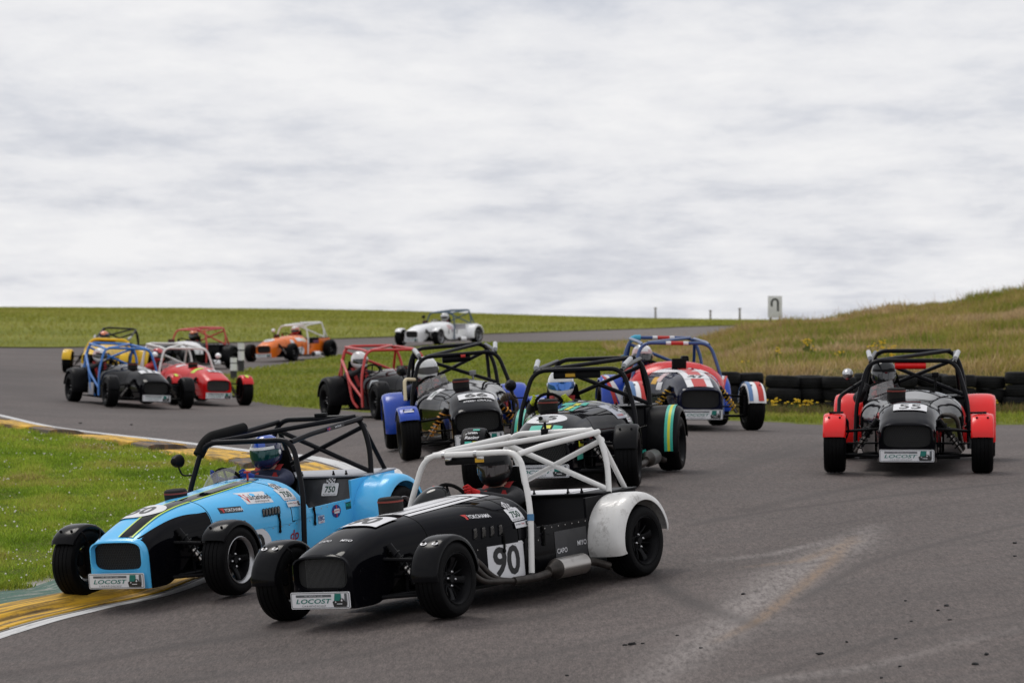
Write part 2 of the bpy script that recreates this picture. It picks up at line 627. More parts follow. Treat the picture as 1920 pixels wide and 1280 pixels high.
pale = 0.95 * seg_field(TV, gp((1640, 985), (1590, 1025), (1500, 1065), (1420, 1125), (1330, 1200), (1210, 1285)), [0.10, 0.22, 0.28, 0.24, 0.22, 0.22], 1, [0.3, 0.9, 0.9, 1, 0.8, 0.5])
pale = np.maximum(pale, 0.7 * seg_field(TV, gp((1330, 1055), (1450, 1040), (1600, 1010)), 0.10, 1, [0.5, 1, 0.8]))
pale = np.maximum(pale, 0.6 * seg_field(TV, gp((1240, 1190), (1370, 1170), (1500, 1180)), 0.25, 1, [0.2, 1, 0.2]))
pale = np.maximum(pale, 0.55 * seg_field(TV, gp((1380, 1285), (1620, 1255), (1930, 1180)), 0.12, 1, [0.9, 0.8, 0.3]))
tan = seg_field(TV, gp((1600, 1010), (1560, 1055), (1500, 1105), (1420, 1165), (1340, 1205)), 0.055, 1, [0.4, 0.9, 0.8, 0.9, 0.2])
tan = np.maximum(tan, 0.8 * seg_field(TV, gp((1400, 1065), (1500, 1055), (1600, 1020)), 0.07, 1, [0.2, 0.8, 0.8]))
rub = 1.0 * seg_field(TV, gp((1215, 1075), (1250, 1110), (1330, 1145), (1420, 1172), (1500, 1180)), 0.075, 1, [0.6, 1.0, 0.8, 0.6, 0])
rub = np.maximum(rub, 0.45 * seg_field(TV, gp((1500, 1000), (1700, 960), (1925, 920)), 0.03))
rub = np.maximum(rub, 0.5 * seg_field(TV, gp((1560, 1100), (1800, 1065), (1930, 1040)), 0.025))
for (a, b, c_, w_, k_) in (((1920, 905), (1640, 935), (1300, 985), 0.07, 0.6), ((1920, 985), (1620, 1060), (1500, 1130), 0.06, 0.6), ((1925, 1150), (1700, 1190), (1400, 1285), 0.07, 0.5), ((1920, 1010), (1500, 1060), (1260, 1090), 0.05, 0.45),
                           ((300, 1285), (700, 1230), (1180, 1120), 0.07, 0.5), ((0, 1265), (330, 1215), (560, 1180), 0.14, 0.6), ((560, 1285), (900, 1250), (1320, 1160), 0.06, 0.45), ((1925, 860), (1650, 905), (1400, 960), 0.09, 0.5), ((1300, 900), (1450, 860), (1560, 830), 0.10, 0.5), ((1250, 905), (1400, 865), (1500, 835), 0.08, 0.45)):
    rub = np.maximum(rub, k_ * seg_field(TV, gp(a, b, c_), w_))
rub = np.maximum(rub, 0.4 * seg_field(TV, gp((0, 790), (250, 800), (520, 815), (900, 830)), 0.12))
rub = np.maximum(rub, 0.35 * seg_field(TV, gp((0, 690), (60, 740), (330, 780), (700, 800)), 0.9))
pale = np.maximum(pale, 0.45 * smooth01_((TV[:, 1] - 104) / 30) * smooth01_((TV[:, 0] + 1) / 6))
for nm, arr in (('pale', pale), ('tan', tan), ('rubber', rub)):
    a = track.data.attributes.new(nm, 'FLOAT', 'POINT')
    a.data.foreach_set('value', arr.astype(np.float32))


# kerb line round the apex (plan), asphalt edge first
def catmull(P, n):
    P = np.array(P, float)
    P = np.vstack([2 * P[0] - P[1], P, 2 * P[-1] - P[-2]])
    out = []
    for i in range(1, len(P) - 2):
        t = np.linspace(0, 1, n, endpoint=False)[:, None]
        p0, p1, p2, p3 = P[i - 1], P[i], P[i + 1], P[i + 2]
        out.append(0.5 * (2 * p1 + (p2 - p0) * t + (2 * p0 - 5 * p1 + 4 * p2 - p3) * t ** 2 + (3 * p1 - p0 - 3 * p2 + p3) * t ** 3))
    out.append(P[-2][None])
    return np.vstack(out)


edge = catmull([(-4.75, 20.6)] + gp((0, 1190), (170, 1147), (340, 1105)) + [(-1.75, 29.6), (-1.22, 32.2), (-1.25, 34.4)]
               + gp((677, 888), (573, 862), (460, 849), (286, 825), (77, 799)) + [(-8.4, 54.0), (-11.5, 62.0)], 40)
dl = np.concatenate([[0], np.cumsum(np.linalg.norm(np.diff(edge, axis=0), axis=1))])
KLEN = dl[-1]
EDGE_S = np.arange(0, KLEN, 0.12)
EDGE = np.stack([np.interp(EDGE_S, dl, edge[:, i]) for i in (0, 1)], 1)
tgt = np.gradient(EDGE, axis=0)
for _ in range(12):
    tgt[1:-1] = (tgt[:-2] + tgt[1:-1] + tgt[2:]) / 3
tgt /= np.linalg.norm(tgt, axis=1)[:, None]
NIN = np.stack([-tgt[:, 1], tgt[:, 0]], 1)      # to the left of travel = towards the infield


def off(w):
    return EDGE + NIN * w


def strip(name, i0, i1, prof, mats, parent=None, cap=True):
    """prof: list of (offset from asphalt edge, height above road); a solid strip along the kerb line"""
    ii = np.arange(i0, min(i1 + 1, len(EDGE)))
    rows = []
    for w, h in prof:
        p = EDGE[ii] + NIN[ii] * (w * (WS[ii] if w > 0 else 1.0))[:, None] if w > 0 else EDGE[ii] + NIN[ii] * w
        rows.append(np.concatenate([p, (zs(p[:, 0], p[:, 1]) + h)[:, None]], 1))
    A = np.stack(rows, 1)
    n, k = A.shape[:2]
    idx = np.arange(n * k).reshape(n, k)
    Fc = np.stack([idx[:-1, :-1], idx[1:, :-1], idx[1:, 1:], idx[:-1, 1:]], -1).reshape(-1, 4).tolist()
    if cap:
        Fc += [idx[0].tolist(), idx[-1][::-1].tolist()]
    me = bpy.data.meshes.new(name)
    me.from_pydata(A.reshape(-1, 3).tolist(), [], Fc)
    uvl = me.uv_layers.new(name='UVMap')
    vu = np.stack([np.repeat(EDGE_S[ii], k), np.tile([w for w, h in prof], n)], 1)
    li = np.empty(len(me.loops), int)
    me.loops.foreach_get('vertex_index', li)
    uvl.data.foreach_set('uv', vu[li].ravel())
    o = link_mesh(name, me, mats, parent)
    bm = bmesh.new()
    bm.from_mesh(me)
    bmesh.ops.recalc_face_normals(bm, faces=bm.faces[:])
    bm.to_mesh(me)
    bm.free()
    return o


NI = len(EDGE)
FARI = int(np.argmax((EDGE[:, 1] > 37.5)))
WS = np.interp(np.arange(NI), [0, FARI - 30, FARI + 10, NI], [1.0, 1.0, 1.75, 1.75])
wl_o = strip('edge_line', 0, NI - 1, [(-0.14, 0.0035), (-0.13, 0.005), (-0.01, 0.005), (0.0, 0.0035)], [WHITE_LINE], cap=False)
tag(wl_o, kind='structure')
kerb = strip('kerb', 0, NI - 1, [(0.02, -0.05), (0.02, 0.004), (0.52, 0.012), (1.30, 0.02), (1.48, 0.03), (1.48, -0.05)] , [CONCRETE])
tag(kerb, kind='structure')
gs = strip('green_apron', 0, FARI, [(0.54, 0.0), (0.54, 0.020), (1.30, 0.034), (1.30, 0.0)], [GREEN_KERB], kerb)
START = int(np.argmax(EDGE[:, 1] > 24.75))          # a raised length begins here, just before the blue car's wheel
cuts, kinds = [0], []
i = START
back = []
k = 0
while i > 0:
    L = (14, 18, 12)[k % 3]
    back.append((max(i - L, 0), i, 'flat' if k % 2 == 0 else 'raised'))
    i -= L
    k += 1
fwd = []
i, k = START, 0
while i < NI - 6:
    L = (20, 9, 15, 7, 18, 10)[k % 6]
    if EDGE[i, 1] > 35.5:
        L = (13, 8, 10, 6)[k % 4]
        fwd.append((i, min(i + L, NI - 1), ('flat', 'raised_bare', 'raised', 'bare')[k % 4]))
    else:
        fwd.append((i, min(i + L, NI - 1), ('raised', 'flat', 'raised', 'bare', 'flat', 'raised_bare')[k % 6]))
    i += L
    k += 1
for (i0, i1, kd) in back[::-1] + fwd:
    if kd == 'bare':
        strip('kerb_block', i0, i1, [(0.04, 0.0), (0.05, 0.008), (0.3, 0.016), (0.50, 0.022), (0.51, 0.0)], [BROWN_KERB], kerb)
    elif kd == 'flat':
        strip('kerb_block', i0, i1, [(0.03, 0.0), (0.035, 0.012), (0.25, 0.024), (0.48, 0.034), (0.50, 0.03), (0.505, 0.0)], [YELLOW_KERB], kerb)
    else:
        strip('kerb_block', i0 + (1 if i0 != START else 0), i1, [(0.05, 0.0), (0.06, 0.016), (0.20, 0.024), (0.235, 0.060), (0.27, 0.078), (0.44, 0.094), (0.485, 0.080), (0.50, 0.0)], [YELLOW_KERB if kd == 'raised' else BROWN_KERB], kerb)

# infield turf inside the kerb
ii = np.arange(0, NI, 2)
WIN = np.interp(np.arange(NI), [0, FARI - 12, FARI + 6, NI], [1.47, 1.47, 0.98, 0.98])
inner = (EDGE + NIN * WIN[:, None])[ii]
spine = np.stack([np.full(len(ii), 0.0), inner[:, 1]], 1)
spine[:, 0] = np.minimum(inner[:, 0] - 0.5, -9 - 0.25 * np.abs(inner[:, 1] - 33))
tt = np.linspace(0, 1, 26)[None, :, None] ** 1.6
Pn = inner[:, None] * (1 - tt) + spine[:, None] * tt


def poly_contains(poly, P):
    x, y = P[:, 0], P[:, 1]
    inside = np.zeros(len(P), bool)
    n = len(poly)
    j = n - 1
    for i in range(n):
        xi, yi, xj, yj = poly[i][0], poly[i][1], poly[j][0], poly[j][1]
        c = ((yi > y) != (yj > y)) & (x < (xj - xi) * (y - yi) / (yj - yi + 1e-12) + xi)
        inside ^= c
        j = i
    return inside


INFIELD_POLY = np.vstack([inner, [(-30, 62), (-30, 20)]])
xx = np.arange(-16, -0.5, 0.2)
yy = np.arange(19, 60, 0.25)


def polygon_sheet(name, poly, mat, lift, cell):
    """turf patch with a clean edge: boundary ring plus interior points, triangulated in plan"""
    from mathutils.geometry import delaunay_2d_cdt
    poly = np.array(poly)
    lo, hi = poly.min(0), poly.max(0)
    gx, gy = np.meshgrid(np.arange(lo[0], hi[0], cell[0]), np.arange(lo[1], hi[1], cell[1]), indexing='ij')
    Q = np.stack([gx.ravel(), gy.ravel()], 1) + rng.uniform(-0.1, 0.1, (gx.size, 2)) * np.array(cell)
    Q = Q[poly_contains(poly, Q)]
    pts = [Vector(p) for p in poly.tolist()] + [Vector(p) for p in Q.tolist()]
    n = len(poly)
    r = delaunay_2d_cdt(pts, [], [list(range(n))], 1, 1e-5)
    V = np.array([tuple(v) for v in r[0]])
    z = zs(V[:, 0], V[:, 1]) + lift
    z[:n] -= lift + 0.01
    me = bpy.data.meshes.new(name)
    me.from_pydata(np.column_stack([V, z]).tolist(), [], [list(f) for f in r[2]])
    o = link_mesh(name, me, [mat])
    bm = bmesh.new()
    bm.from_mesh(me)
    bmesh.ops.recalc_face_normals(bm, faces=bm.faces[:])
    if sum(f.normal.z for f in bm.faces) < 0:
        bmesh.ops.reverse_faces(bm, faces=bm.faces[:])
    bm.to_mesh(me)
    bm.free()
    me.polygons.foreach_set('use_smooth', [True] * len(me.polygons))
    return o


inf = polygon_sheet('infield', INFIELD_POLY[::1], TURF_NEAR, 0.03, (0.45, 0.6))
tag(inf, kind='structure')

# the grass island between the two legs of the track
isl_near = [(-5.35, 67.0)] + gp((475, 757), (600, 768), (760, 777)) + [pix(1000, 53.0), pix(1200, 48.5)] + gp((1430, 791), (1540, 797), (1900, 797)) + [(16, 44.0)]
isl_far = [pix(470, 88.0), pix(640, 96.0), pix(760, 101.0), pix(1000, 112.0), pix(1310, 121.0), pix(1500, 150), pix(2400, 165)]
near_c = catmull(isl_near, 12)
far_c = catmull(isl_far, 12)
tip = catmull([near_c[0], (-6.7, 76.0), far_c[0]], 8)[1:-1]
ISLAND_POLY = np.vstack([near_c, [(30, 80)], far_c[::-1], tip[::-1]])
isl = polygon_sheet('island', ISLAND_POLY, TURF_ISLE, 0.03, (0.9, 1.8))
tag(isl, kind='structure')
# pale painted edge of the far leg
le = np.vstack([far_c])
nrm = np.gradient(le, axis=0)
nrm = np.stack([-nrm[:, 1], nrm[:, 0]], 1) / np.linalg.norm(nrm, axis=1)[:, None]
fl, _ = sheet('edge_line', np.stack([le + nrm * 0.1, le + nrm * 0.3], 1), [M('far_line_white', (0.5, 0.5, 0.5), 0.8, var=0.2)], lift=0.006)
tag(fl, kind='structure')

# the mown field beyond the far leg
ff = catmull([(-60, 98), (-25, 102)] + [pix(0, 105), pix(330, 112), pix(740, 125), pix(1200, 150), pix(1370, 165), pix(1800, 190), pix(2600, 220)], 10)
tt = np.linspace(0, 1, 30)[None, :, None]
back = ff.copy()
back[:, 0] = ff[:, 0] * 2.4
back[:, 1] = 262
fo, FV = sheet('field', ff[:, None] * (1 - tt) + back[:, None] * tt, [TURF_FAR], lift=0.03)
tag(fo, kind='structure')


# ------------------------------------------------------------------ the rough bank on the right
def smooth01(t):
    t = np.clip(t, 0, 1)
    return t * t * (3 - 2 * t)


def bank_z(x, y):
    base = zs(x, y)
    crest = np.interp(x, [2, 5.1, 7.4, 10.8, 14.0, 20, 40], [-0.95, -0.72, -0.36, 0.02, 0.55, 1.4, 2.6]) + EYE
    foot = zs(x, np.full_like(x, 54.6)) + 0.03
    lip = EYE - np.interp(x, [2, 3.4, 6, 9, 14], [1.2, 0.98, 0.93, 0.90, 0.7])
    t1 = np.clip((y - 54.7) / 1.3, 0, 1)
    t2 = np.clip((y - 56.0) / 38.0, 0, 1)
    h = np.where(y < 56.0, foot * (1 - t1) + lip * t1, lip * (1 - t2) + crest * t2)
    h = h - np.clip(y - 94, 0, 100) * 0.05
    w = smooth01((x - np.interp(y, [54, 57, 65, 75, 95, 130], [2.2, 2.4, 2.7, 3.0, 3.4, 4.8])) / np.interp(y, [54, 58, 70], [1.0, 1.4, 2.6]))
    w = w * smooth01((119 - y) / 16)
    lump = 0.08 * np.sin(x * 1.3 + y * 0.31) * np.sin(y * 0.37 - x * 0.5) + 0.05 * np.sin(x * 3.1 + 1) * np.sin(y * 1.1)
    lump = lump * np.clip((y - 55.5) / 2, 0, 1)
    return np.where(y < 54.6, base, base * (1 - w) + (np.maximum(h, base) + lump) * w) + 0.035


bx, by = np.meshgrid(np.linspace(2.0, 42, 120), np.concatenate([np.linspace(54.65, 58, 16, endpoint=False), np.linspace(58, 96, 80), np.linspace(98, 119, 14)]), indexing='ij')
BZ = bank_z(bx.ravel(), by.ravel()).reshape(bx.shape)
idx = np.arange(bx.size).reshape(bx.shape)
me = bpy.data.meshes.new('bank')
me.from_pydata(np.stack([bx.ravel(), by.ravel(), BZ.ravel()], 1).tolist(), [],
               np.stack([idx[:-1, :-1], idx[1:, :-1], idx[1:, 1:], idx[:-1, 1:]], -1).reshape(-1, 4).tolist())
bank = link_mesh('bank', me, [TURF_BANK])
me.polygons.foreach_set('use_smooth', [True] * len(me.polygons))
tag(bank, kind='structure')


# ------------------------------------------------------------------ grass, flowers
GRASS = attr_material('grass_blades', 'tint', 0.7, 0.3)


def blades(name, P, h, w, cols, lean=0.5, mat=GRASS, label=None, two=True):
    """one blade per row of P: a bent, tapering leaf; cols (n,3)"""
    n = len(P)
    a = rng.uniform(0, 2 * math.pi, n)
    side = np.stack([np.cos(a), np.sin(a), np.zeros(n)], 1) * w[:, None] / 2
    b = rng.uniform(0, 2 * math.pi, n)
    ln = rng.uniform(0.1, 1, n) * lean
    tilt = np.stack([np.cos(b) * ln, np.sin(b) * ln, np.ones(n)], 1)
    tilt /= np.linalg.norm(tilt, axis=1)[:, None]
    mid = P + tilt * (h * 0.55)[:, None]
    tip = P + tilt * h[:, None] + np.stack([np.cos(b), np.sin(b), -np.ones(n) * 0.4], 1) * (h * ln * 0.5)[:, None]
    V = np.stack([P - side, P + side, mid + side * 0.75, mid - side * 0.75, tip], 1).reshape(-1, 3)
    o = np.arange(n)[:, None] * 5
    me = bpy.data.meshes.new(name)
    me.vertices.add(n * 5)
    me.vertices.foreach_set('co', V.ravel().astype(np.float32))
    li = np.concatenate([o + np.array([[0, 1, 2, 3]]), o + np.array([[3, 2, 4]])], 1).ravel()
    me.loops.add(n * 7)
    me.loops.foreach_set('vertex_index', li.astype(np.int32))
    me.polygons.add(n * 2)
    st = (np.arange(n)[:, None] * 7 + np.array([[0, 4]])).ravel()
    me.polygons.foreach_set('loop_start', st.astype(np.int32))
    me.update(calc_edges=True)
    at = me.attributes.new('tint', 'FLOAT_COLOR', 'POINT')
    c = np.repeat(np.concatenate([cols, np.ones((n, 1))], 1), 5, axis=0)
    at.data.foreach_set('color', c.ravel().astype(np.float32))
    ob = link_mesh(name, me, [mat])
    tag(ob, label, None, None, 'stuff')
    return ob


def vnoise(x, y, s, seed=0):
    """cheap smooth noise, 0..1"""
    r = np.random.default_rng(seed)
    v = np.zeros_like(x)
    for k in range(5):
        a, b, p, q = r.uniform(0, 6.28), r.uniform(0.6, 1.6), r.uniform(0, 6.28), r.uniform(0.6, 1.6)
        v += np.sin((x * math.cos(a) + y * math.sin(a)) * s * b * 2 + p) * np.sin((x * math.sin(a) - y * math.cos(a)) * s * q * 2 + q)
    return np.clip(0.5 + v / 4.2, 0, 1)


def tint(n, palette, weight, jitter=0.25):
    pal = np.array(palette)
    t = np.clip(weight, 0, 0.9999) * (len(pal) - 1)
    i = t.astype(int)
    f = (t - i)[:, None]
    c = pal[i] * (1 - f) + pal[i + 1] * f
    return np.clip(c * rng.uniform(1 - jitter, 1 + jitter, (n, 1)), 0, 1)


def scatter(n, lo, hi, poly, bias=0.0):
    P = rng.uniform(lo, hi, (n, 2))
    return P[poly_contains(poly, P)] if poly is not None else P


def in_view(P, margin=1.2):
    return np.abs(P[:, 0]) < P[:, 1] * (960 / F_PX) * 1.03 + margin


def make_infield_grass():
    P = scatter(1500000, (-10, 20), (-0.5, 58), INFIELD_POLY)
    P = P[in_view(P, 1.6)]
    keep = rng.uniform(0, 1, len(P)) < np.clip((31 / P[:, 1]) ** 1.2, 0.2, 1)
    P = P[keep]
    n = len(P)
    z = zs(P[:, 0], P[:, 1]) + 0.02
    w1, w2 = vnoise(P[:, 0], P[:, 1], 0.8, 3), vnoise(P[:, 0], P[:, 1], 2.6, 4)
    h = rng.uniform(0.025, 0.075, n) * (0.45 + 1.3 * w2 ** 1.5)
    wd = np.full(n, 0.007) * (P[:, 1] / 30) ** 0.9 * rng.uniform(0.7, 1.5, n)
    c = tint(n, [(0.14, 0.23, 0.014), (0.23, 0.35, 0.026), (0.33, 0.43, 0.042), (0.41, 0.42, 0.07), (0.42, 0.33, 0.13)], -0.05 + 0.62 * w1 + 0.35 * w2 + rng.normal(0, 0.13, n), 0.4)
    blades('grass', np.column_stack([P, z]), h, wd, c, 0.9, label='short green infield grass inside the kerb')
    # ragged fringe creeping over the kerb edge
    e = rng.integers(0, NI, 26000)
    e = e[np.abs(EDGE[e, 0]) < EDGE[e, 1] * 0.16 + 1]
    e = e[vnoise(EDGE[e, 0], EDGE[e, 1], 2.2, 12) > 0.42]
    q = EDGE[e] + NIN[e] * (WIN[e] + rng.normal(0.0, 0.06, len(e)))[:, None] + rng.normal(0, 0.04, (len(e), 2))
    m = len(q)
    c = tint(m, [(0.16, 0.24, 0.016), (0.28, 0.35, 0.03), (0.38, 0.40, 0.06)], rng.uniform(0, 1, m), 0.35)
    blades('grass', np.column_stack([q, zs(q[:, 0], q[:, 1]) + 0.02]), rng.uniform(0.03, 0.10, m), np.full(m, 0.008), c, 1.0, label='ragged grass fringe creeping over the kerb edge')
    # clover heads and a few dandelions
    Q = scatter(26000, (-10, 24), (-0.5, 52), INFIELD_POLY)
    Q = Q[in_view(Q, 0.5)]
    Q = Q[rng.uniform(0, 1, len(Q)) < 0.04 + 0.5 * np.clip(vnoise(Q[:, 0], Q[:, 1], 1.1, 8) * 1.9 - 0.95, 0, 1)]
    mb = MB()
    for k, (x, y) in enumerate(Q.tolist()):
        r = random.uniform(0.005, 0.011)
        zz = z1(x, y) + random.uniform(0.045, 0.075)
        mb.add([(x + r, y, zz), (x, y + r, zz), (x - r, y, zz), (x, y - r, zz), (x, y, zz + r), (x, y, zz - r)],
               [(0, 1, 4), (1, 2, 4), (2, 3, 4), (3, 0, 4), (1, 0, 5), (2, 1, 5), (3, 2, 5), (0, 3, 5)], 0 if k % 40 else 1)
    o = mb.build('clover_flowers', [M('clover_white', (0.75, 0.72, 0.66), 0.9), M('dandelion', (0.8, 0.6, 0.02), 0.9)])
    tag(o, 'white clover heads dotted through the infield grass', kind='stuff')


def make_island_grass():
    P = scatter(420000, (-8, 43), (16, 122), ISLAND_POLY)
    P = P[in_view(P, 1.0)]
    keep = rng.uniform(0, 1, len(P)) < np.clip((50 / P[:, 1]) ** 1.5, 0.1, 1)
    P = P[keep]
    P = P[~((P[:, 0] > 3.2) & (P[:, 1] > 54))]
    n = len(P)
    z = zs(P[:, 0], P[:, 1]) + 0.02
    w1 = vnoise(P[:, 0], P[:, 1], 0.35, 5)
    h = rng.uniform(0.04, 0.10, n)
    wd = 0.014 * (P[:, 1] / 50) * rng.uniform(0.7, 1.4, n)
    c = tint(n, [(0.16, 0.21, 0.020), (0.23, 0.27, 0.030), (0.29, 0.30, 0.045), (0.33, 0.28, 0.08)], 0.1 + 0.7 * w1 + rng.normal(0, 0.12, n), 0.3)
    blades('grass', np.column_stack([P, z]), h, wd, c, 0.8, label='mown grass on the island between the two legs of track')


def make_bank_grass():
    P = np.stack([rng.uniform(2.6, 22, 420000), rng.uniform(55.4, 104, 420000)], 1)
    P = P[in_view(P, 2.5)]
    w = smooth01((P[:, 0] - 2.8) / 1.2)
    P = P[rng.uniform(0, 1, len(P)) < 0.15 + 0.85 * w]
    n = len(P)
    z = bank_z(P[:, 0], P[:, 1]) - 0.03
    w1, w2 = vnoise(P[:, 0], P[:, 1], 0.28, 6), vnoise(P[:, 0], P[:, 1], 0.9, 7)
    h = rng.uniform(0.09, 0.30, n) * (0.4 + 1.0 * w2)
    wd = 0.022 * (P[:, 1] / 65) * rng.uniform(0.6, 1.5, n)
    c = tint(n, [(0.17, 0.215, 0.026), (0.25, 0.27, 0.040), (0.35, 0.31, 0.07), (0.46, 0.34, 0.13), (0.55, 0.41, 0.23)], -0.03 + 0.9 * w1 ** 1.2 + 0.25 * w2 + rng.normal(0, 0.14, n), 0.25)
    blades('tall_grass', np.column_stack([P, z]), h, wd, c, 0.75, label='long tawny grass covering the right hand bank')
    # seed heads standing above
    k = rng.uniform(0, 1, n) < 0.014
    Q = np.column_stack([P, z])[k]
    m = len(Q)
    c = tint(m, [(0.32, 0.21, 0.10), (0.44, 0.30, 0.17), (0.36, 0.19, 0.11)], rng.uniform(0, 1, m), 0.3)
    blades('seed_heads', Q, rng.uniform(0.25, 0.6, m), np.full(m, 0.012), c, 0.5, label='brown seed heads above the long bank grass')


def make_field_grass():
    P = np.stack([rng.uniform(-54, 44, 190000), 104 + 158 * rng.uniform(0, 1, 190000) ** 0.8], 1)
    lim = np.interp(P[:, 0] / P[:, 1], ff[:, 0] / ff[:, 1], ff[:, 1])
    P = P[(P[:, 1] > lim + 0.3) & in_view(P, 14.0)]
    n = len(P)
    c = tint(n, [(0.20, 0.22, 0.03), (0.28, 0.29, 0.045), (0.35, 0.34, 0.075), (0.38, 0.32, 0.12)], 0.15 + 0.6 * vnoise(P[:, 0], P[:, 1], 0.09, 15) + rng.normal(0, 0.12, n), 0.25)
    blades('grass', np.column_stack([P, zs(P[:, 0], P[:, 1]) + 0.02]), rng.uniform(0.05, 0.17, n), 0.05 * P[:, 1] / 150, c, 0.8, label='mown grass tufts on the wide field beyond the far leg of track')


make_infield_grass()
make_field_grass()
make_island_grass()
make_bank_grass()


# ragwort: yellow flower plants before and above the tyres
def ragwort():
    mb = MB()
    spots = []
    for _ in range(16):
        spots.append((random.uniform(3.3, 9.5), random.uniform(52.2, 53.6), 0))
    for _ in range(10):
        x = random.uniform(4.0, 10)
        spots.append((x, random.uniform(56.5, 64), 1))
    for x, y, up in spots:
        z = (float(bank_z(np.array([x]), np.array([y]))[0]) if up else z1(x, y) + 0.03)
        for s in range(random.randint(2, 4)):
            hh = random.uniform(0.16, 0.36) if up else random.uniform(0.08, 0.22)
            tx, ty = x + random.uniform(-0.1, 0.1), y + random.uniform(-0.1, 0.1)
            mb.tube([(x, y, z - 0.03), ((x + tx) / 2, (y + ty) / 2, z + hh * 0.6), (tx, ty, z + hh)], 0.006, 4, 0)
            for _ in range(random.randint(2, 5)):
                mb.lathe([(0.0, 0.014), (0.020, 0.008), (0.023, 0.0), (0.0, -0.010)], 6, 'z', (tx + random.uniform(-0.06, 0.06), ty + random.uniform(-0.06, 0.06), z + hh + random.uniform(-0.05, 0.03)), 1)
            mb.box((tx, ty, z + hh * 0.5), (0.09, 0.03, 0.05), 0, Matrix.Rotation(random.uniform(0, 3), 3, 'Z'))
    o = mb.build('wild_flowers', [M('ragwort_green', (0.09, 0.12, 0.02), 0.9), M('ragwort_yellow', (0.75, 0.48, 0.01), 0.8)])
    tag(o, 'yellow ragwort growing before and above the tyre barrier', kind='stuff')


ragwort()
P = np.stack([rng.uniform(3.0, 13, 9000), rng.uniform(51.6, 53.9, 9000)], 1)
n = len(P)
c = tint(n, [(0.10, 0.12, 0.02), (0.15, 0.13, 0.04), (0.20, 0.13, 0.06)], rng.uniform(0, 1, n), 0.3)
blades('tall_grass', np.column_stack([P, zs(P[:, 0], P[:, 1]) + 0.02]), rng.uniform(0.05, 0.2, n), np.full(n, 0.018), c, 0.6, label='rough grass growing at the foot of the tyre barrier')


# ------------------------------------------------------------------ tyre barrier
RUBBER_OLD = M('old_tyre_rubber', (0.0075, 0.0075, 0.008), 0.75, spec=0.2, var=0.5, vscale=5, bump=0.3, bscale=25)


def barrier_tyre_mesh():
    mb = MB()
    prof = [(0.155, -0.075), (0.17, -0.092), (0.225, -0.098), (0.258, -0.085), (0.270, -0.055), (0.266, -0.048), (0.272, -0.04), (0.273, -0.008),
            (0.267, 0.0), (0.273, 0.008), (0.272, 0.04), (0.266, 0.048), (0.270, 0.055), (0.258, 0.085), (0.225, 0.098), (0.17, 0.092), (0.155, 0.075), (0.16, 0.0)]
    mb.lathe(prof, 22, 'z', closed=True)
    o = mb.build('tyre', [RUBBER_OLD])
    me = o.data
    bpy.data.objects.remove(o)
    return me


TYRE_ME = barrier_tyre_mesh()
lay_names = ['bottom', 'middle', 'top']
ORD = ['first', 'second', 'third', 'fourth', 'fifth', 'sixth', 'seventh', 'eighth', 'ninth', 'tenth', 'eleventh', 'twelfth', 'thirteenth', 'fourteenth']
for s in range(14):
    x = 3.25 + s * 0.47
    y = 54.2 + (0.16 if s % 2 else -0.10) + random.uniform(-0.05, 0.05)
    jz = random.uniform(-0.05, 0.03)
    tall = 3
    for k in range(tall):
        o = bpy.data.objects.new('tyre', TYRE_ME)
        COL.objects.link(o)
        o.location = (x + random.uniform(-0.05, 0.05), y + random.uniform(-0.05, 0.05), z1(x, y) + 0.115 + k * 0.197 + jz)
        o.rotation_euler = (random.uniform(-0.05, 0.05), random.uniform(-0.05, 0.05), random.uniform(0, 6))
        lay = 'bottom' if k == 0 else ('top' if k == tall - 1 else 'middle')
        tag(o, f'black old tyre, {lay} of the {ORD[s]} barrier stack from the left, below the bank', 'tyre', f'{lay} tyres of the barrier')


# ------------------------------------------------------------------ posts and board
POST_W = M('post_white', (0.78, 0.78, 0.76), 0.6, var=0.08, dirt=0.15)
POST_K = M('post_black', (0.02, 0.02, 0.02), 0.6, dirt=0.2)
for px, d, top, lab in ((452, 84.0, 641, 'taller black and white banded marker post at tip of grass island'), (438, 78.0, 669, 'shorter black and white banded marker post behind red front mudguard')):
    x, y = pix(px, d)
    z = z1(x, y)
    H = EYE - (top - HORIZON) / F_PX * d - z
    e = empty('marker_post', Matrix.Translation((x, y, z)))
    tag(e, lab, 'post', 'banded marker posts')
    r = 0.075
    mb = MB()
    mb.lathe([(r * 1.15, -0.02), (r * 1.1, 0.04), (r, 0.06), (r, H * 0.42)], 14, 'z')
    mb.build('post_base', [POST_K], e)
    MB().lathe([(r, H * 0.42), (r, H * 0.72)], 14, 'z').build('white_band', [POST_W], e)
    MB().lathe([(r * 1.06, H * 0.72), (r * 1.06, H * 0.76)], 14, 'z').build('black_ring', [POST_K], e)
    MB().lathe([(r, H * 0.76), (r, H * 0.97)], 14, 'z').build('white_band', [POST_W], e)
    MB().lathe([(r * 1.05, H * 0.97), (r * 1.05, H * 0.99), (r * 0.8, H), (0.0, H)], 14, 'z').build('cap', [POST_K], e)

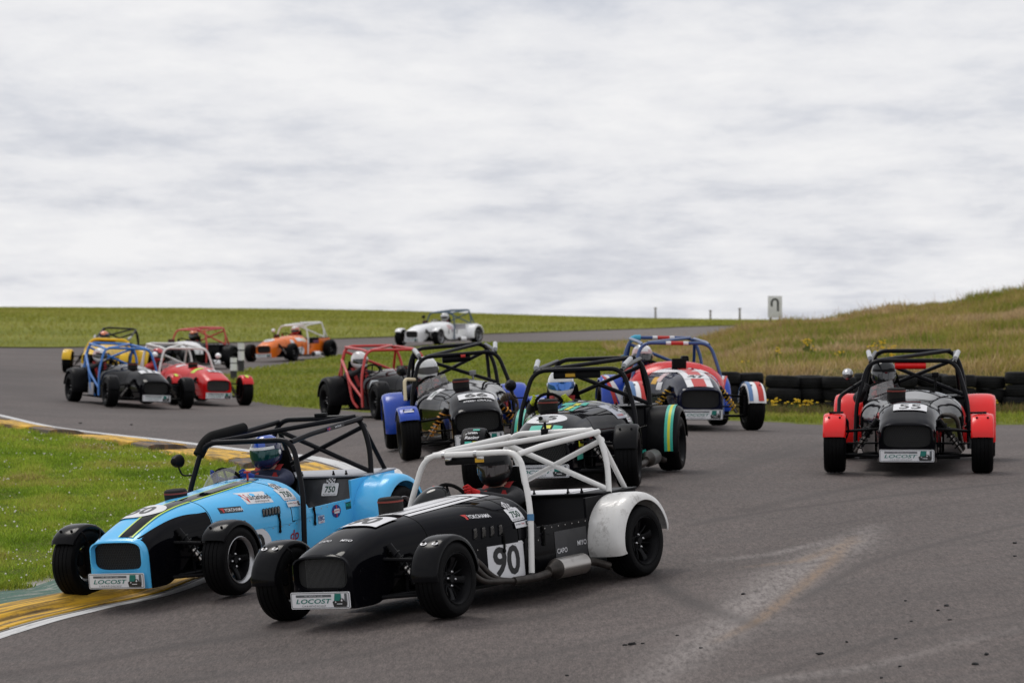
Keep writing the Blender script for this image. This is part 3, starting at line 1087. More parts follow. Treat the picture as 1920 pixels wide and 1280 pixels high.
WOOD = M('weathered_post', (0.14, 0.12, 0.09), 0.9, var=0.4)
for px, top, bot, d, lab in ((1229, 576, 601, 235.0, 'tall lone fence post on skyline left of the white board'), (1332, 581, 596, 235.0, 'short fence post on skyline, middle of three'),
                             (1387, 577, 601, 225.0, 'fence post on skyline nearest the white board')):
    x, y = pix(px, d)
    zt = EYE - (top - HORIZON) / F_PX * d
    zb = min(z1(x, y), EYE - (bot - HORIZON) / F_PX * d) - 0.1
    mb = MB()
    mb.lathe([(0.065, zb - zb), (0.06, (zt - zb) * 0.5), (0.055, zt - zb - 0.1), (0.09, zt - zb - 0.08), (0.09, zt - zb - 0.02), (0.04, zt - zb)], 8, 'z')
    o = mb.build('fence_post', [WOOD], loc=(x, y, zb))
    tag(o, lab, 'post')

d = 100.0
bxx, byy = pix(1453, d)
zc = EYE - (575 - HORIZON) / F_PX * d
sgn = empty('corner_board', Matrix.Translation((bxx, byy, zc - 0.55)))
tag(sgn, 'white upright board with dark hooked arrow on the skyline above the bank', 'sign')
MB().box((0, 0, 0.55), (0.41, 0.05, 0.63), ch=0.012).build('panel', [POST_W], sgn)
for sx in (-0.13, 0.13):
    MB().box((sx, 0.045, 0.25), (0.05, 0.035, 1.2)).build('leg', [WOOD], sgn)
mb = MB()
arc = [(-0.095, 0.56), (-0.095, 0.66)] + [(-0.095 + 0.0 + 0.09 * (1 - math.cos(a)), 0.68 + 0.09 * math.sin(a)) for a in np.linspace(0.2, math.pi, 9)] + [(0.085, 0.42)]
wv = 0.028
L_, R_ = [], []
for i, (u, v) in enumerate(arc):
    a, b = arc[max(i - 1, 0)], arc[min(i + 1, len(arc) - 1)]
    dx, dz = b[0] - a[0], b[1] - a[1]
    l = math.hypot(dx, dz)
    L_.append((u - dz / l * wv, -0.030, v + dx / l * wv))
    R_.append((u + dz / l * wv, -0.030, v - dx / l * wv))
k = len(arc)
mb.add(L_ + R_, [(i, i + 1, k + i + 1, k + i) for i in range(k - 1)])
mb.build('hooked_arrow', [M('sign_black', (0.05, 0.055, 0.05), 0.7)], sgn)


# ------------------------------------------------------------------ race cars: shape functions (car frame: x forward, y left, z up, origin on the ground midway between the axles)
def spl(xs, vs):
    xs, vs = np.array(xs[::-1]), np.array(vs[::-1])
    fx = np.linspace(xs[0], xs[-1], 200)
    m = np.gradient(vs, xs)
    out = []
    for x in fx:
        i = int(np.clip(np.searchsorted(xs, x) - 1, 0, len(xs) - 2))
        h = xs[i + 1] - xs[i]
        t = (x - xs[i]) / h
        out.append((2 * t ** 3 - 3 * t ** 2 + 1) * vs[i] + (t ** 3 - 2 * t ** 2 + t) * h * m[i] + (-2 * t ** 3 + 3 * t ** 2) * vs[i + 1] + (t ** 3 - t ** 2) * h * m[i + 1])
    out = np.array(out)
    return lambda x: float(np.interp(x, fx, out))


_X = [1.61, 1.56, 1.45, 1.25, 1.05, 0.82, 0.45, 0.05, -0.25]
HW = spl(_X, [0.250, 0.262, 0.272, 0.285, 0.300, 0.325, 0.400, 0.490, 0.515])
ZT = spl(_X, [0.486, 0.508, 0.549, 0.614, 0.650, 0.669, 0.690, 0.712, 0.722])
Z0 = spl(_X, [0.31, 0.32, 0.335, 0.36, 0.38, 0.395, 0.415, 0.43, 0.43])
_NBF = spl(_X, [3.4, 3.4, 3.3, 3.1, 2.9, 2.75, 2.55, 2.4, 2.4])


def NB(x):
    return _NBF(x)


def topz(x, y):
    h = HW(x)
    t = min(abs(y) / h, 1.0)
    return Z0(x) + (ZT(x) - Z0(x)) * (1 - t ** NB(x)) ** (1 / NB(x))


def sidey(x, z):
    h = HW(x)
    if z <= Z0(x):
        return h
    t = min((z - Z0(x)) / (ZT(x) - Z0(x)), 1.0)
    return h * (1 - t ** NB(x)) ** (1 / NB(x))


def arch_pt(x, a, zb, grow=0.0):
    """a in 0..1 across the skin from the left lower edge over the crown to the right lower edge"""
    side = 0.16
    h, z0, zt = HW(x) + grow, Z0(x), ZT(x) + grow
    if a < side:
        return Vector((x, h, zb + (z0 - zb) * a / side))
    if a > 1 - side:
        return Vector((x, -h, zb + (z0 - zb) * (1 - a) / side))
    t = (a - side) / (1 - 2 * side) * math.pi
    c, s = math.cos(t), math.sin(t)
    return Vector((x, math.copysign(abs(c) ** (2 / NB(x)), c) * h, z0 + (zt - z0) * abs(s) ** (2 / NB(x))))


def rrect(w, h, r, n=4, cx=0.0, cy=0.0):
    pts = []
    for (sx, sy, a0) in ((1, 1, 0), (-1, 1, 90), (-1, -1, 180), (1, -1, 270)):
        for k in range(n + 1):
            a = R(a0 + 90 * k / n)
            pts.append((cx + sx * (w / 2 - r) + r * math.cos(a), cy + sy * (h / 2 - r) + r * math.sin(a)))
    return pts


def ellipse(w, h, n=28, cx=0.0, cy=0.0):
    return [(cx + w / 2 * math.cos(2 * math.pi * k / n), cy + h / 2 * math.sin(2 * math.pi * k / n)) for k in range(n)]


_TXT = {}


def text_geo(s, h, bold=0.0, shear=0.0, stretch=1.0, space=1.0):
    """flat lettering centred on 0,0; h = cap height"""
    key = (s, bold, shear, space)
    if key not in _TXT:
        cu = bpy.data.curves.new('lettering', 'FONT')
        cu.body = s
        cu.size = 1.0
        cu.offset = bold
        cu.shear = shear
        cu.space_character = space
        cu.resolution_u = 3
        ob = bpy.data.objects.new('lettering', cu)
        me = bpy.data.meshes.new_from_object(ob)
        V = np.array([v.co[:2] for v in me.vertices])
        Fc = [tuple(p.vertices) for p in me.polygons]
        bpy.data.objects.remove(ob)
        bpy.data.meshes.remove(me)
        lo, hi = V.min(0), V.max(0)
        V = (V - (lo + hi) / 2) / (hi[1] - lo[1])
        _TXT[key] = (V, Fc)
    V, Fc = _TXT[key]
    return V * np.array([h * stretch, h]), Fc


def flat_to(verts2, faces, fn, maxlen=0.045):
    """cut a flat figure fine enough and lay it on a curved skin through fn(u,v)"""
    bm = bmesh.new()
    vs = [bm.verts.new((u, v, 0)) for u, v in verts2]
    for f in faces:
        try:
            bm.faces.new([vs[i] for i in f])
        except ValueError:
            pass
    bmesh.ops.triangulate(bm, faces=bm.faces[:])
    for _ in range(4):
        e = [e for e in bm.edges if e.calc_length() > maxlen]
        if not e:
            break
        bmesh.ops.subdivide_edges(bm, edges=e, cuts=1)
        bmesh.ops.triangulate(bm, faces=[f for f in bm.faces if len(f.verts) > 3])
    bm.verts.index_update()
    V = [fn(v.co.x, v.co.y) for v in bm.verts]
    Fc = [tuple(v.index for v in f.verts) for f in bm.faces]
    bm.free()
    return V, Fc


def on_top(x0, y0, off, ang=0.0):
    ca, sa = math.cos(ang), math.sin(ang)

    def fn(u, v):
        u, v = u * ca - v * sa, u * sa + v * ca
        x, y = x0 - v, y0 + u
        return Vector((x, y, topz(x, y) + off))
    return fn


def on_side(x0, z0, off, s=1, ang=0.0, panel=False):
    ca, sa = math.cos(ang), math.sin(ang)

    def fn(u, v):
        u, v = u * ca - v * sa, u * sa + v * ca
        x, z = x0 - u * s, z0 + v
        y = SIDE_Y(x) if panel else sidey(x, z)
        return Vector((x, s * (y + off), z))
    return fn


def SIDE_Y(x):
    return HW(max(x, -0.25)) - 0.004


def decal(parent, name, fn_at, shapes, base=0.0025, maxlen=0.045):
    """shapes: list of (verts, faces, material); fn_at(off) gives the mapping; each layer a little prouder. First layer is the sticker, the rest its print"""
    mb = MB()
    mats = []
    for i, (V, Fc, mat) in enumerate(shapes):
        a, b = flat_to(V, Fc, fn_at(base + 0.0018 * i), maxlen)
        if mat not in mats:
            mats.append(mat)
        mb.add(a, b, mats.index(mat))
    return mb.build(name, mats, parent, smooth=0)


def poly2(pts):
    return (pts, [tuple(range(len(pts)))])


def shift(g, du, dv):
    return ([(u + du, v + dv) for u, v in g[0]], g[1])


def T(s, h, du=0, dv=0, bold=0.0, shear=0.0, stretch=1.0, space=1.0):
    return shift(text_geo(s, h, bold, shear, stretch, space), du, dv)


# common car materials
TYRE = M('race_tyre_rubber', (0.0035, 0.0035, 0.004), 0.55, var=0.35, vscale=9, bump=0.10, bscale=70, dirt=0.25, dirt_col=(0.012, 0.011, 0.010), spec=0.08)
BLACK_GLOSS = M('black_gloss', (0.005, 0.005, 0.006), 0.16, dirt=0.05, dirt_col=(0.02, 0.018, 0.017), spec=0.11)
BLACK_SATIN = M('black_satin', (0.006, 0.006, 0.007), 0.4, dirt=0.2, dirt_col=(0.018, 0.016, 0.015), spec=0.09)
BLACK_MATT = M('black_matt', (0.005, 0.005, 0.005), 0.75, var=0.3, spec=0.12)
STEEL = M('steel', (0.42, 0.40, 0.38), 0.32, metal=1.0, dirt=0.5, dirt_col=(0.10, 0.07, 0.05))
ALLOY = M('alloy', (0.55, 0.55, 0.56), 0.28, metal=1.0, dirt=0.2)
BURNT = M('burnt_pipe', (0.040, 0.034, 0.030), 0.5, metal=0.6, var=0.6, vscale=12)
DISC = M('brake_disc', (0.20, 0.17, 0.15), 0.4, metal=1.0, var=0.3)
WHITE_ST = M('sticker_white', (0.72, 0.72, 0.74), 0.4, dirt=0.15)
BLACK_ST = M('sticker_black', (0.012, 0.012, 0.013), 0.4)
GREEN_ST = M('sticker_green', (0.0, 0.16, 0.13), 0.4)
DKGREEN_ST = M('sticker_dark_green', (0.01, 0.06, 0.035), 0.4)
GREY_ST = M('sticker_grey', (0.10, 0.11, 0.12), 0.4)
RED_ST = M('sticker_red', (0.50, 0.025, 0.02), 0.4)
BLUE_ST = M('sticker_blue', (0.015, 0.03, 0.20), 0.4)
YELLOW_ST = M('sticker_yellow', (0.62, 0.62, 0.02), 0.4)
AMBER_ST = M('sticker_amber', (0.70, 0.38, 0.01), 0.4)
TEAL_ST = M('sticker_teal', (0.03, 0.42, 0.32), 0.4)
LIME_ST = M('sticker_lime', (0.50, 0.70, 0.03), 0.4)
FOAM = M('air_filter_foam', (0.012, 0.011, 0.010), 0.95, bump=0.5, bscale=180)
FOAM_RIM = M('air_filter_band', (0.22, 0.035, 0.025), 0.7)
MESH_GRILLE = M('grille_mesh', (0.016, 0.016, 0.016), 0.5)
RAD = M('radiator', (0.012, 0.012, 0.012), 0.8)
SCREEN = glass_mat('aero_screen', (0.93, 0.90, 0.90), 0.1, 0.62)
LENS = M('lens_dark', (0.01, 0.012, 0.016), 0.06, coat=1.0)


def wheel_meshes():
    """tyre and two kinds of rim, axis along y, outer face towards +y"""
    mb = MB()
    ro, w = 0.280, 0.098
    prof = [(0.178, -0.082), (0.186, -0.092), (0.215, -0.099), (0.245, -0.098), (0.264, -0.088), (0.274, -0.072)]
    for y in (-0.052, -0.018, 0.018, 0.052):
        prof += [(ro - 0.0035 + 0.0035 * (1 - (abs(y) / 0.075) ** 2), y - 0.0035), (ro - 0.006, y - 0.0025), (ro - 0.006, y + 0.0025), (ro - 0.0035 + 0.0035 * (1 - (abs(y) / 0.075) ** 2), y + 0.0035)]
    prof += [(0.274, 0.072), (0.264, 0.088), (0.250, 0.0965), (0.247, 0.0985), (0.243, 0.0985), (0.240, 0.0995), (0.215, 0.099), (0.197, 0.0965), (0.194, 0.0985), (0.188, 0.092), (0.178, 0.082)]
    mb.lathe(prof, 56, 'y', closed=True)
    tyre = mb.build('tyre', [TYRE], smooth=30)
    rims = []
    for kind in (0, 1):
        mb = MB()
        mb.lathe([(0.176, -0.086), (0.180, -0.080), (0.158, -0.066), (0.150, -0.02), (0.152, 0.030), (0.160, 0.066), (0.172, 0.080), (0.178, 0.082)], 44, 'y', mi=0, cap=False)
        mb.lathe([(0.178, 0.082), (0.187, 0.089), (0.1875, 0.094), (0.183, 0.096), (0.172, 0.086), (0.163, 0.072), (0.158, 0.055)], 44, 'y', mi=1, cap=False)
        mb.lathe([(0.158, 0.055), (0.150, 0.03), (0.147, 0.01), (0.146, -0.02), (0.15, -0.06)], 44, 'y', mi=0, cap=False)
        mb.lathe([(0.0, 0.052), (0.026, 0.052), (0.030, 0.046), (0.030, 0.028), (0.062, 0.026), (0.072, 0.018), (0.072, 0.0), (0.0, 0.0)], 28, 'y', mi=0)
        n = 4
        for k in range(n):
            a = 2 * math.pi * k / n + R(45)
            rot = Matrix.Rotation(-a, 3, 'Y')

            def sp(u, v, rot=rot, kind=kind):
                r = 0.045 + 0.108 * u
                wd = (0.036 - 0.012 * math.sin(u * math.pi) if kind == 0 else 0.030 - 0.006 * u)
                yy = 0.026 + 0.020 * math.sin(u * math.pi * 0.55) + 0.016 * u
                t = v * 2 * math.pi
                cx, cy = math.cos(t), math.sin(t)
                return rot @ Vector((r, yy - 0.012 + 0.014 * math.copysign(abs(cy) ** 0.6, cy), wd * math.copysign(abs(cx) ** 0.6, cx)))
            mb.grid(sp, 8, 10, 0, close_v=True)
        if kind == 0:                                   # thin webs of the second kind of casting
            for k in range(4):
                a = 2 * math.pi * k / 4
                rot = Matrix.Rotation(-a, 3, 'Y')
                for s in (-1, 1):
                    p = [rot @ Vector((0.062, 0.024, s * 0.012)), rot @ Vector((0.11, 0.036, s * 0.030)), rot @ Vector((0.150, 0.04, s * 0.042))]
                    mb.tube(p, 0.0075, 6, 0)
        rims.append(mb)
    nuts = MB()
    for k in range(4):
        a = 2 * math.pi * k / 4 + R(45)
        nuts.lathe([(0.011, 0.026), (0.011, 0.05), (0.006, 0.056), (0.0, 0.056)], 6, 'y', (0.05 * math.cos(a), 0, 0.05 * math.sin(a)))
    me_t = tyre.data
    bpy.data.objects.remove(tyre)
    out = []
    for mb in rims:
        o = mb.build('wheel', [BLACK_SATIN, BLACK_SATIN], smooth=40)
        out.append(o.data)
        bpy.data.objects.remove(o)
    o = nuts.build('wheel_nuts', [ALLOY], smooth=30)
    me_n = o.data
    bpy.data.objects.remove(o)
    return me_t, out, me_n


TYRE_MESH, RIM_MESH, NUT_MESH = wheel_meshes()


def inst(name, me, parent, mats=None, loc=(0, 0, 0), rotz=0.0, rot=None):
    o = bpy.data.objects.new(name, me)
    COL.objects.link(o)
    o.parent = parent
    o.location = loc
    o.rotation_euler = rot if rot is not None else (0, 0, rotz)
    if mats:
        for i, m in enumerate(mats):
            o.material_slots[i].link = 'OBJECT'
            o.material_slots[i].material = m
    return o


def arch_shell(mb, c, R0, y_in, y_out, a0, a1, lip_in=False, lip_out=True, lip=0.05, n=22, mi=0, rx=1.0, edge=0.03):
    """mudguard: an arch about (cx,cz); y_in..y_out across. Rounded shoulders turn down by lip."""
    prof = []
    s = 1 if y_out > y_in else -1
    e = edge
    if lip_in:
        prof += [(y_in, -lip), (y_in, -e), (y_in + s * e * 0.3, -e * 0.3), (y_in + s * e, 0)]
    else:
        prof += [(y_in, 0)]
    wdt = abs(y_out - y_in)
    for t in (0.3, 0.5, 0.7):
        prof.append((y_in + s * wdt * t, 0.006))
    if lip_out:
        prof += [(y_out - s * e, 0), (y_out - s * e * 0.3, -e * 0.3), (y_out, -e), (y_out, -lip), (y_out - s * 0.006, -lip), (y_out - s * 0.006, -e)]
    else:
        prof += [(y_out, 0)]
    vs = []

    def fn(u, v):
        a = a0 + (a1 - a0) * u
        i = min(int(round(v * (len(prof) - 1))), len(prof) - 1)
        y, dr = prof[i]
        endr = -0.012 * (1 - min(u, 1 - u) / 0.04) if min(u, 1 - u) < 0.04 else 0
        r = R0 + dr + endr
        return Vector((c[0] + rx * r * math.cos(a), y, c[1] + r * math.sin(a)))
    mb.grid(fn, n, len(prof) - 1, mi)


def fender_band(parent, name, c, R0, y0, y1, a0, a1, mat, rx=1.0, n=18, y0e=None, y1e=None):
    mb = MB()

    def fn(u, v):
        a = a0 + (a1 - a0) * u
        ya = y0 + ((y0e if y0e is not None else y0) - y0) * u
        yb = y1 + ((y1e if y1e is not None else y1) - y1) * u
        y = ya + (yb - ya) * v
        r = R0 + 0.0095
        return Vector((c[0] + rx * r * math.cos(a), y, c[1] + r * math.sin(a)))
    mb.grid(fn, n, 2)
    return mb.build(name, [mat], parent)


def plate(car, kind=0):
    """championship board under the grille"""
    xb = 1.640
    e = MB()
    e.prism(rrect(0.50, 0.112, 0.012), 0.006, lambda u, v, w: Vector((xb + w, u, 0.188 + v)))
    p = e.build('championship_board', [WHITE_ST], car)

    def at(off):
        return lambda u, v: Vector((xb + 0.006 + off, u, 0.188 + v))
    frame = rrect(0.49, 0.102, 0.010)
    inner = rrect(0.482, 0.094, 0.008)
    n = len(frame)
    ring = (frame + inner, [(i, (i + 1) % n, n + (i + 1) % n, n + i) for i in range(n)])
    sh = [(*ring, GREY_ST),
          (*poly2(rrect(0.30, 0.016, 0.002, 2, -0.055, 0.030)), GREY_ST),
          (*T('750  MOTOR  CLUB', 0.0085, -0.055, 0.030, space=1.5), WHITE_ST),
          (*T('LOCOST', 0.031, -0.055, -0.0045, 0.012, 0.25, 1.75), GREEN_ST),
          (*T('CHAMPIONSHIP', 0.0125, -0.055, -0.0365, 0.0, 0.2, 1.1, 1.55), BLACK_ST),
          (*poly2([(0.118, -0.005), (0.126, 0.044), (0.178, 0.044), (0.178, -0.005)]), GREEN_ST),
          (*poly2([(0.205, -0.03), (0.208, 0.044), (0.228, 0.044), (0.228, -0.03)]), GREY_ST),
          (*poly2([(0.105, -0.010), (0.115, -0.044), (0.222, -0.044), (0.228, -0.012), (0.205, -0.004), (0.196, 0.012), (0.172, 0.012), (0.165, -0.004), (0.118, -0.003)]), BLACK_ST),
          (*poly2(rrect(0.045, 0.005, 0.002, 2, 0.165, -0.024)), WHITE_ST),
          (*poly2(ellipse(0.014, 0.014, 12, 0.184, -0.001)), WHITE_ST),
          (*poly2(ellipse(0.010, 0.010, 10, 0.133, -0.012)), WHITE_ST)]
    mb = MB()
    mats = []
    for i, (V, Fc, m) in enumerate(sh):
        if m not in mats:
            mats.append(m)
        mb.add([at(0.0015 + 0.0004 * i)(u, v) for u, v in V], Fc, mats.index(m))
    mb.build('lettering', mats, p, smooth=0)


def sticker_750(car, at, sc=1.0, second=True):
    W = 0.15 * sc
    sh = [(*poly2(rrect(W, 0.095 * sc, 0.012 * sc)), WHITE_ST), (*T('750', 0.048 * sc, 0, 0.002, 0.025, 0, 1.05), DKGREEN_ST), (*T('MOTOR CLUB', 0.011 * sc, 0, -0.036 * sc, 0, 0, 1.0, 1.3), BLACK_ST)]
    fl = [(-0.035, 0.04), (-0.045, 0.075), (-0.01, 0.088), (0.015, 0.098), (0.022, 0.085), (0.04, 0.082), (0.035, 0.04)]
    sh.append((*poly2([(u * sc, v * sc) for u, v in fl]), WHITE_ST))
    chk = MB()
    V, Fc = [], []
    for i in range(5):
        for j in range(3):
            if (i + j) % 2 == 0:
                o = len(V)
                u, v = (-0.036 + i * 0.014) * sc, (0.045 + j * 0.012 + i * 0.002) * sc
                V += [(u, v), (u + 0.014 * sc, v + 0.002 * sc), (u + 0.012 * sc, v + 0.014 * sc), (u - 0.002 * sc, v + 0.012 * sc)]
                Fc.append((o, o + 1, o + 2, o + 3))
    sh.append((V, Fc, BLACK_ST))
    if second:
        sh += [(*poly2(rrect(W, 0.045 * sc, 0.003 * sc, 2, 0.004, -0.077 * sc)), WHITE_ST), (*T('Jonathan', 0.014 * sc, -0.035 * sc, -0.072 * sc, 0.01), BLACK_ST), (*T('Flury', 0.016 * sc, 0.018 * sc, -0.073 * sc, 0.01), RED_ST),
               (*poly2([(0.048 * sc, -0.09 * sc), (0.048 * sc, -0.06 * sc), (0.074 * sc, -0.06 * sc), (0.060 * sc, -0.075 * sc), (0.074 * sc, -0.09 * sc)]), BLACK_ST)]
    return decal(car, 'sticker', at, sh)


def sticker_tyre_maker(car, at, sc=1.0, panel=None):
    sh = []
    if panel:
        sh.append((*poly2(rrect(0.235 * sc, 0.045 * sc, 0.002, 2, 0.005, 0)), panel))
    sh += [(*poly2([(-0.105 * sc, 0.016 * sc), (-0.058 * sc, 0.016 * sc), (-0.066 * sc, -0.018 * sc), (-0.082 * sc, -0.018 * sc), (-0.085 * sc, 0.000)]), RED_ST),
           (*T('YOKOHAMA', 0.026 * sc, 0.034 * sc, 0, 0.012, 0, 0.95, 0.92), WHITE_ST)]
    return decal(car, 'sticker', at, sh)


def number_top(car, num, x0, y0=0.0, style='rect', w=0.27, h=0.17, bold=0.035, ang=0.0):
    pts = rrect(w, h, 0.008, 3) if style == 'rect' else ellipse(w, h, 36)
    return decal(car, 'race_number', lambda o: on_top(x0, y0, o, ang), [(*poly2(pts), WHITE_ST), (*T(num, h * (0.74 if style == 'rect' else 0.58), 0, 0, bold, 0, 0.95 * w / h * 0.72), BLACK_ST)], 0.0100, maxlen=0.035)


def top_band(car, name, x0, x1, ya, yb, mat, off=0.0035, n=52, x_edges=None):
    """painted band along the nose and bonnet: ya/yb are (y at x0, y at x1)"""
    mb = MB()

    def fn(u, v):
        x = x0 + (x1 - x0) * u
        a, b = ya[0] + (ya[1] - ya[0]) * u, yb[0] + (yb[1] - yb[0]) * u
        y = a + (b - a) * v
        return Vector((x, y, topz(x, y) + off + (0.003 if x > 0.83 else 0.0)))
    mb.grid(fn, n, 5)
    return mb.build(name, [mat], car)


def nose_shell(car, mat):
    mb = MB()
    ZB = spl([1.61, 1.52, 1.35, 1.2, 1.05, 0.82], [0.125, 0.125, 0.14, 0.225, 0.34, 0.385])

    def fn(u, v):
        x = 1.60 - (1.60 - 0.825) * u
        return arch_pt(x, v, ZB(x))
    mb.grid(fn, 40, 44)
    # front face round the air intake
    hw, zt = HW(1.60), ZT(1.60)
    outer = [arch_pt(1.60, j / 44, 0.125) for j in range(45)] + [Vector((1.60, -hw + (2 * hw) * k / 12, 0.125)) for k in range(1, 12)]
    n = len(outer)

    def ring(sx, zc, hh, ww, pw):
        out = []
        for p in outer:
            dy, dz = p.y, p.z - 0.33
            a = math.atan2(dz / 0.5, dy)
            c, s = math.cos(a), math.sin(a)
            # squarer, wider towards the bottom
            out.append(Vector((sx, ww * math.copysign(abs(c) ** (2 / pw), c), zc + hh * math.copysign(abs(s) ** (2 / pw), s))))
        return out
    r1 = ring(1.622, 0.362, 0.114, 0.238, 4.2)
    r2 = ring(1.626, 0.361, 0.106, 0.226, 4.2)
    r3 = ring(1.585, 0.361, 0.099, 0.216, 4.2)
    rings = [outer, [o * 0.35 + b * 0.65 for o, b in zip(outer, r1)], r1, r2, r3]
    rings[1] = [Vector((1.615, p.y, p.z)) for p in rings[1]]
    fs = []
    for k in range(len(rings) - 1):
        for j in range(n):
            j2 = (j + 1) % n
            fs.append((k * n + j, k * n + j2, (k + 1) * n + j2, (k + 1) * n + j))
    mb.add([p for r in rings for p in r], fs)
    nose = mb.build('nose_cone', [mat], car, smooth=50)
    return nose, r3


def grille(car, r3, kind, mat):
    mb = MB()
    mb.poly([Vector((1.575, p.y * 1.02, 0.361 + (p.z - 0.361) * 1.02)) for p in r3])
    g = mb.build('grille', [RAD], car, smooth=0)
    mb = MB()
    inside = lambda y, z: (abs(y) / 0.214) ** 4.2 + (abs(z - 0.361) / 0.097) ** 4.2 <= 1.0
    if kind == 'bars':
        for y in np.linspace(-0.15, 0.17, 33):
            if inside(y, 0.361):
                mb.tube([(1.582, y, 0.361 - 0.094), (1.582, y, 0.361 + 0.094)], 0.0022, 4)
    else:
        s = 0.0125
        row = 0
        z = 0.262
        while z < 0.47:
            y = -0.23 + (row % 2) * s * 0.866
            while y < 0.23:
                for a in (30, 150, 270):
                    y2, z2 = y + s * math.cos(R(a)), z + s * math.sin(R(a))
                    if inside(y, z) and inside(y2, z2):
                        mb.tube([(1.581, y, z), (1.581, y2, z2)], 0.0016, 3, cap=False)
                y += s * 1.732
            z += s * 1.5
            row += 1
    if mb.v:
        mb.build('grille_mesh', [mat], g)


def tube_part(car, name, pts, r, mat, rad=0.0, n=12):
    return MB().tube(fillet(pts, rad) if rad else pts, r, n).build(name, [mat], car)


def coil(p0, p1, r, turns, n=60):
    p0, p1 = Vector(p0), Vector(p1)
    d = (p1 - p0)
    t = d.normalized()
    a = t.cross(Vector((0, 0, 1))).normalized()
    b = t.cross(a)
    return [p0 + d * (k / n) + (a * math.cos(2 * math.pi * turns * k / n) + b * math.sin(2 * math.pi * turns * k / n)) * r for k in range(n + 1)]


def build_car(S):
    """S: description of one car (see CARS). Returns the Empty that carries its parts."""
    th = R(S['theta'])
    h = Vector((-math.sin(th), -math.cos(th), 0))
    left = Vector((-h.y, h.x, 0))
    cx, cy = pix(S['px'], S['d'])
    wx, wy = 1.15, 0.68 * S['side']
    org = Vector((cx, cy, 0)) - h * wx - left * wy
    pts = []
    for (ax, ay) in ((1.15, 0.68), (1.15, -0.68), (-1.15, 0.68), (-1.15, -0.68)):
        p = org + h * ax + left * ay
        p.z = z1(p.x, p.y)
        if S.get('kerb') and ax > 0 and ay < 0:
            p.z += S['kerb']
        pts.append(p)
    cz = sum(p.z for p in pts) / 4
    fx = ((pts[0] + pts[1]) - (pts[2] + pts[3])).normalized()
    fy = ((pts[0] + pts[2]) - (pts[1] + pts[3]))
    fz = fx.cross(fy).normalized()
    fy = fz.cross(fx)
    Mx = Matrix(((fx.x, fy.x, fz.x, org.x), (fx.y, fy.y, fz.y, org.y), (fx.z, fy.z, fz.z, cz + 0.001), (0, 0, 0, 1)))
    car = empty('race_car', Mx)
    tag(car, S['label'], 'race car', 'race cars on the track')
    S['matrix'] = Mx
    paint, cage, rr = S['paint'], S['cage'], 0.021
    det = S.get('detail', 1)

    # ---- body
    nose, r3 = nose_shell(car, S.get('nose', paint))
    grille(car, r3, S.get('grille', 'hex'), S.get('grille_mat', MESH_GRILLE))
    mb = MB()
    mb.grid(lambda u, v: arch_pt(0.818 - 0.80 * u, v, 0.385), 18, 44)
    mb.build('bonnet', [S.get('bonnet', paint)], car)
    mb = MB()

    def scut(u, v):
        a = abs(v - 0.5) * 2
        x1 = -0.16 - 0.24 * max(0, (a - 0.45) / 0.55) ** 1.6
        x = 0.012 + (x1 - 0.012) * u
        p = arch_pt(x, v, 0.40, 0.002)
        if u > 0.999:
            p.z -= 0.012
        return p
    mb.grid(scut, 10, 44)
    mb.build('scuttle', [S.get('scuttle', paint)], car)
    mb = MB()
    mb.grid(lambda u, v: Vector((-0.14, (v - 0.5) * 2 * (HW(-0.14) - 0.02), 0.30 + (topz(-0.14, (v - 0.5) * 1.9 * HW(-0.14)) - 0.02 - 0.30) * u)), 2, 16)
    mb.build('dashboard', [BLACK_SATIN], car)
    for s in (1, -1):
        mb = MB()
        xs = [0.80, 0.5, 0.2, -0.1, -0.36, -0.60, -0.84]

        def sp(u, v, s=s):
            x = 0.80 - 1.64 * u
            top = 0.388 if x > -0.04 else 0.388 + 0.075 * min(1, (-0.04 - x) / 0.1)
            z = 0.125 + (top - 0.125) * v
            return Vector((x, s * (SIDE_Y(x) - (0.02 if v == 0 else 0)), z))
        mb.grid(sp, 20, 4)
        mb.grid(lambda u, v, s=s: sp(u, v) + Vector((0, -s * 0.022, 0)), 20, 4)
        mb.grid(lambda u, v, s=s: sp(u, 1) + Vector((0, -s * 0.022 * v, 0)), 20, 1)
        mb.build('side_panel', [S.get('side_mat', paint)], car)
        # rear quarter behind the cockpit, under the deck
        MB().box((-1.165, s * 0.495, 0.40), (0.66, 0.02, 0.41)).build('rear_quarter', [S.get('quarter', paint)], car)
    MB().box((-1.495, 0, 0.40), (0.02, 0.97, 0.41), ch=0.006).build('rear_panel', [paint], car)
    mb = MB()
    mb.box((-0.45, 0, 0.12), (2.6, 0.94, 0.012))
    mb.box((1.05, 0, 0.15), (0.6, 0.46, 0.02))
    mb.box((-1.17, 0, 0.25), (0.62, 0.94, 0.012))
    mb.build('floor', [BLACK_MATT], car)
    # engine bay frame behind the nose
    mb = MB()
    for s in (1, -1):
        mb.tube([(1.42, s * 0.20, 0.17), (0.80, s * 0.29, 0.15), (0.3, s * 0.40, 0.15)], 0.013, 8)
        mb.tube([(1.40, s * 0.20, 0.40), (0.80, s * 0.29, 0.40), (0.3, s * 0.40, 0.385)], 0.013, 8)
        for (xa, xb_) in ((1.40, 1.40), (1.28, 1.0), (1.02, 1.02), (0.82, 0.82)):
            mb.tube([(xa, s * (0.20 + (1.42 - xa) * 0.145), 0.16), (xb_, s * (0.20 + (1.42 - xb_) * 0.145), 0.40)], 0.012, 8)
    mb.tube([(1.40, -0.20, 0.40), (1.40, 0.20, 0.40)], 0.012, 8)
    mb.tube([(1.42, -0.20, 0.17), (1.42, 0.20, 0.17)], 0.012, 8)
    mb.build('chassis_frame', [S.get('frame_mat', BLACK_SATIN)], car)
    mb = MB()
    mb.box((1.46, 0, 0.32), (0.06, 0.40, 0.28), ch=0.01)
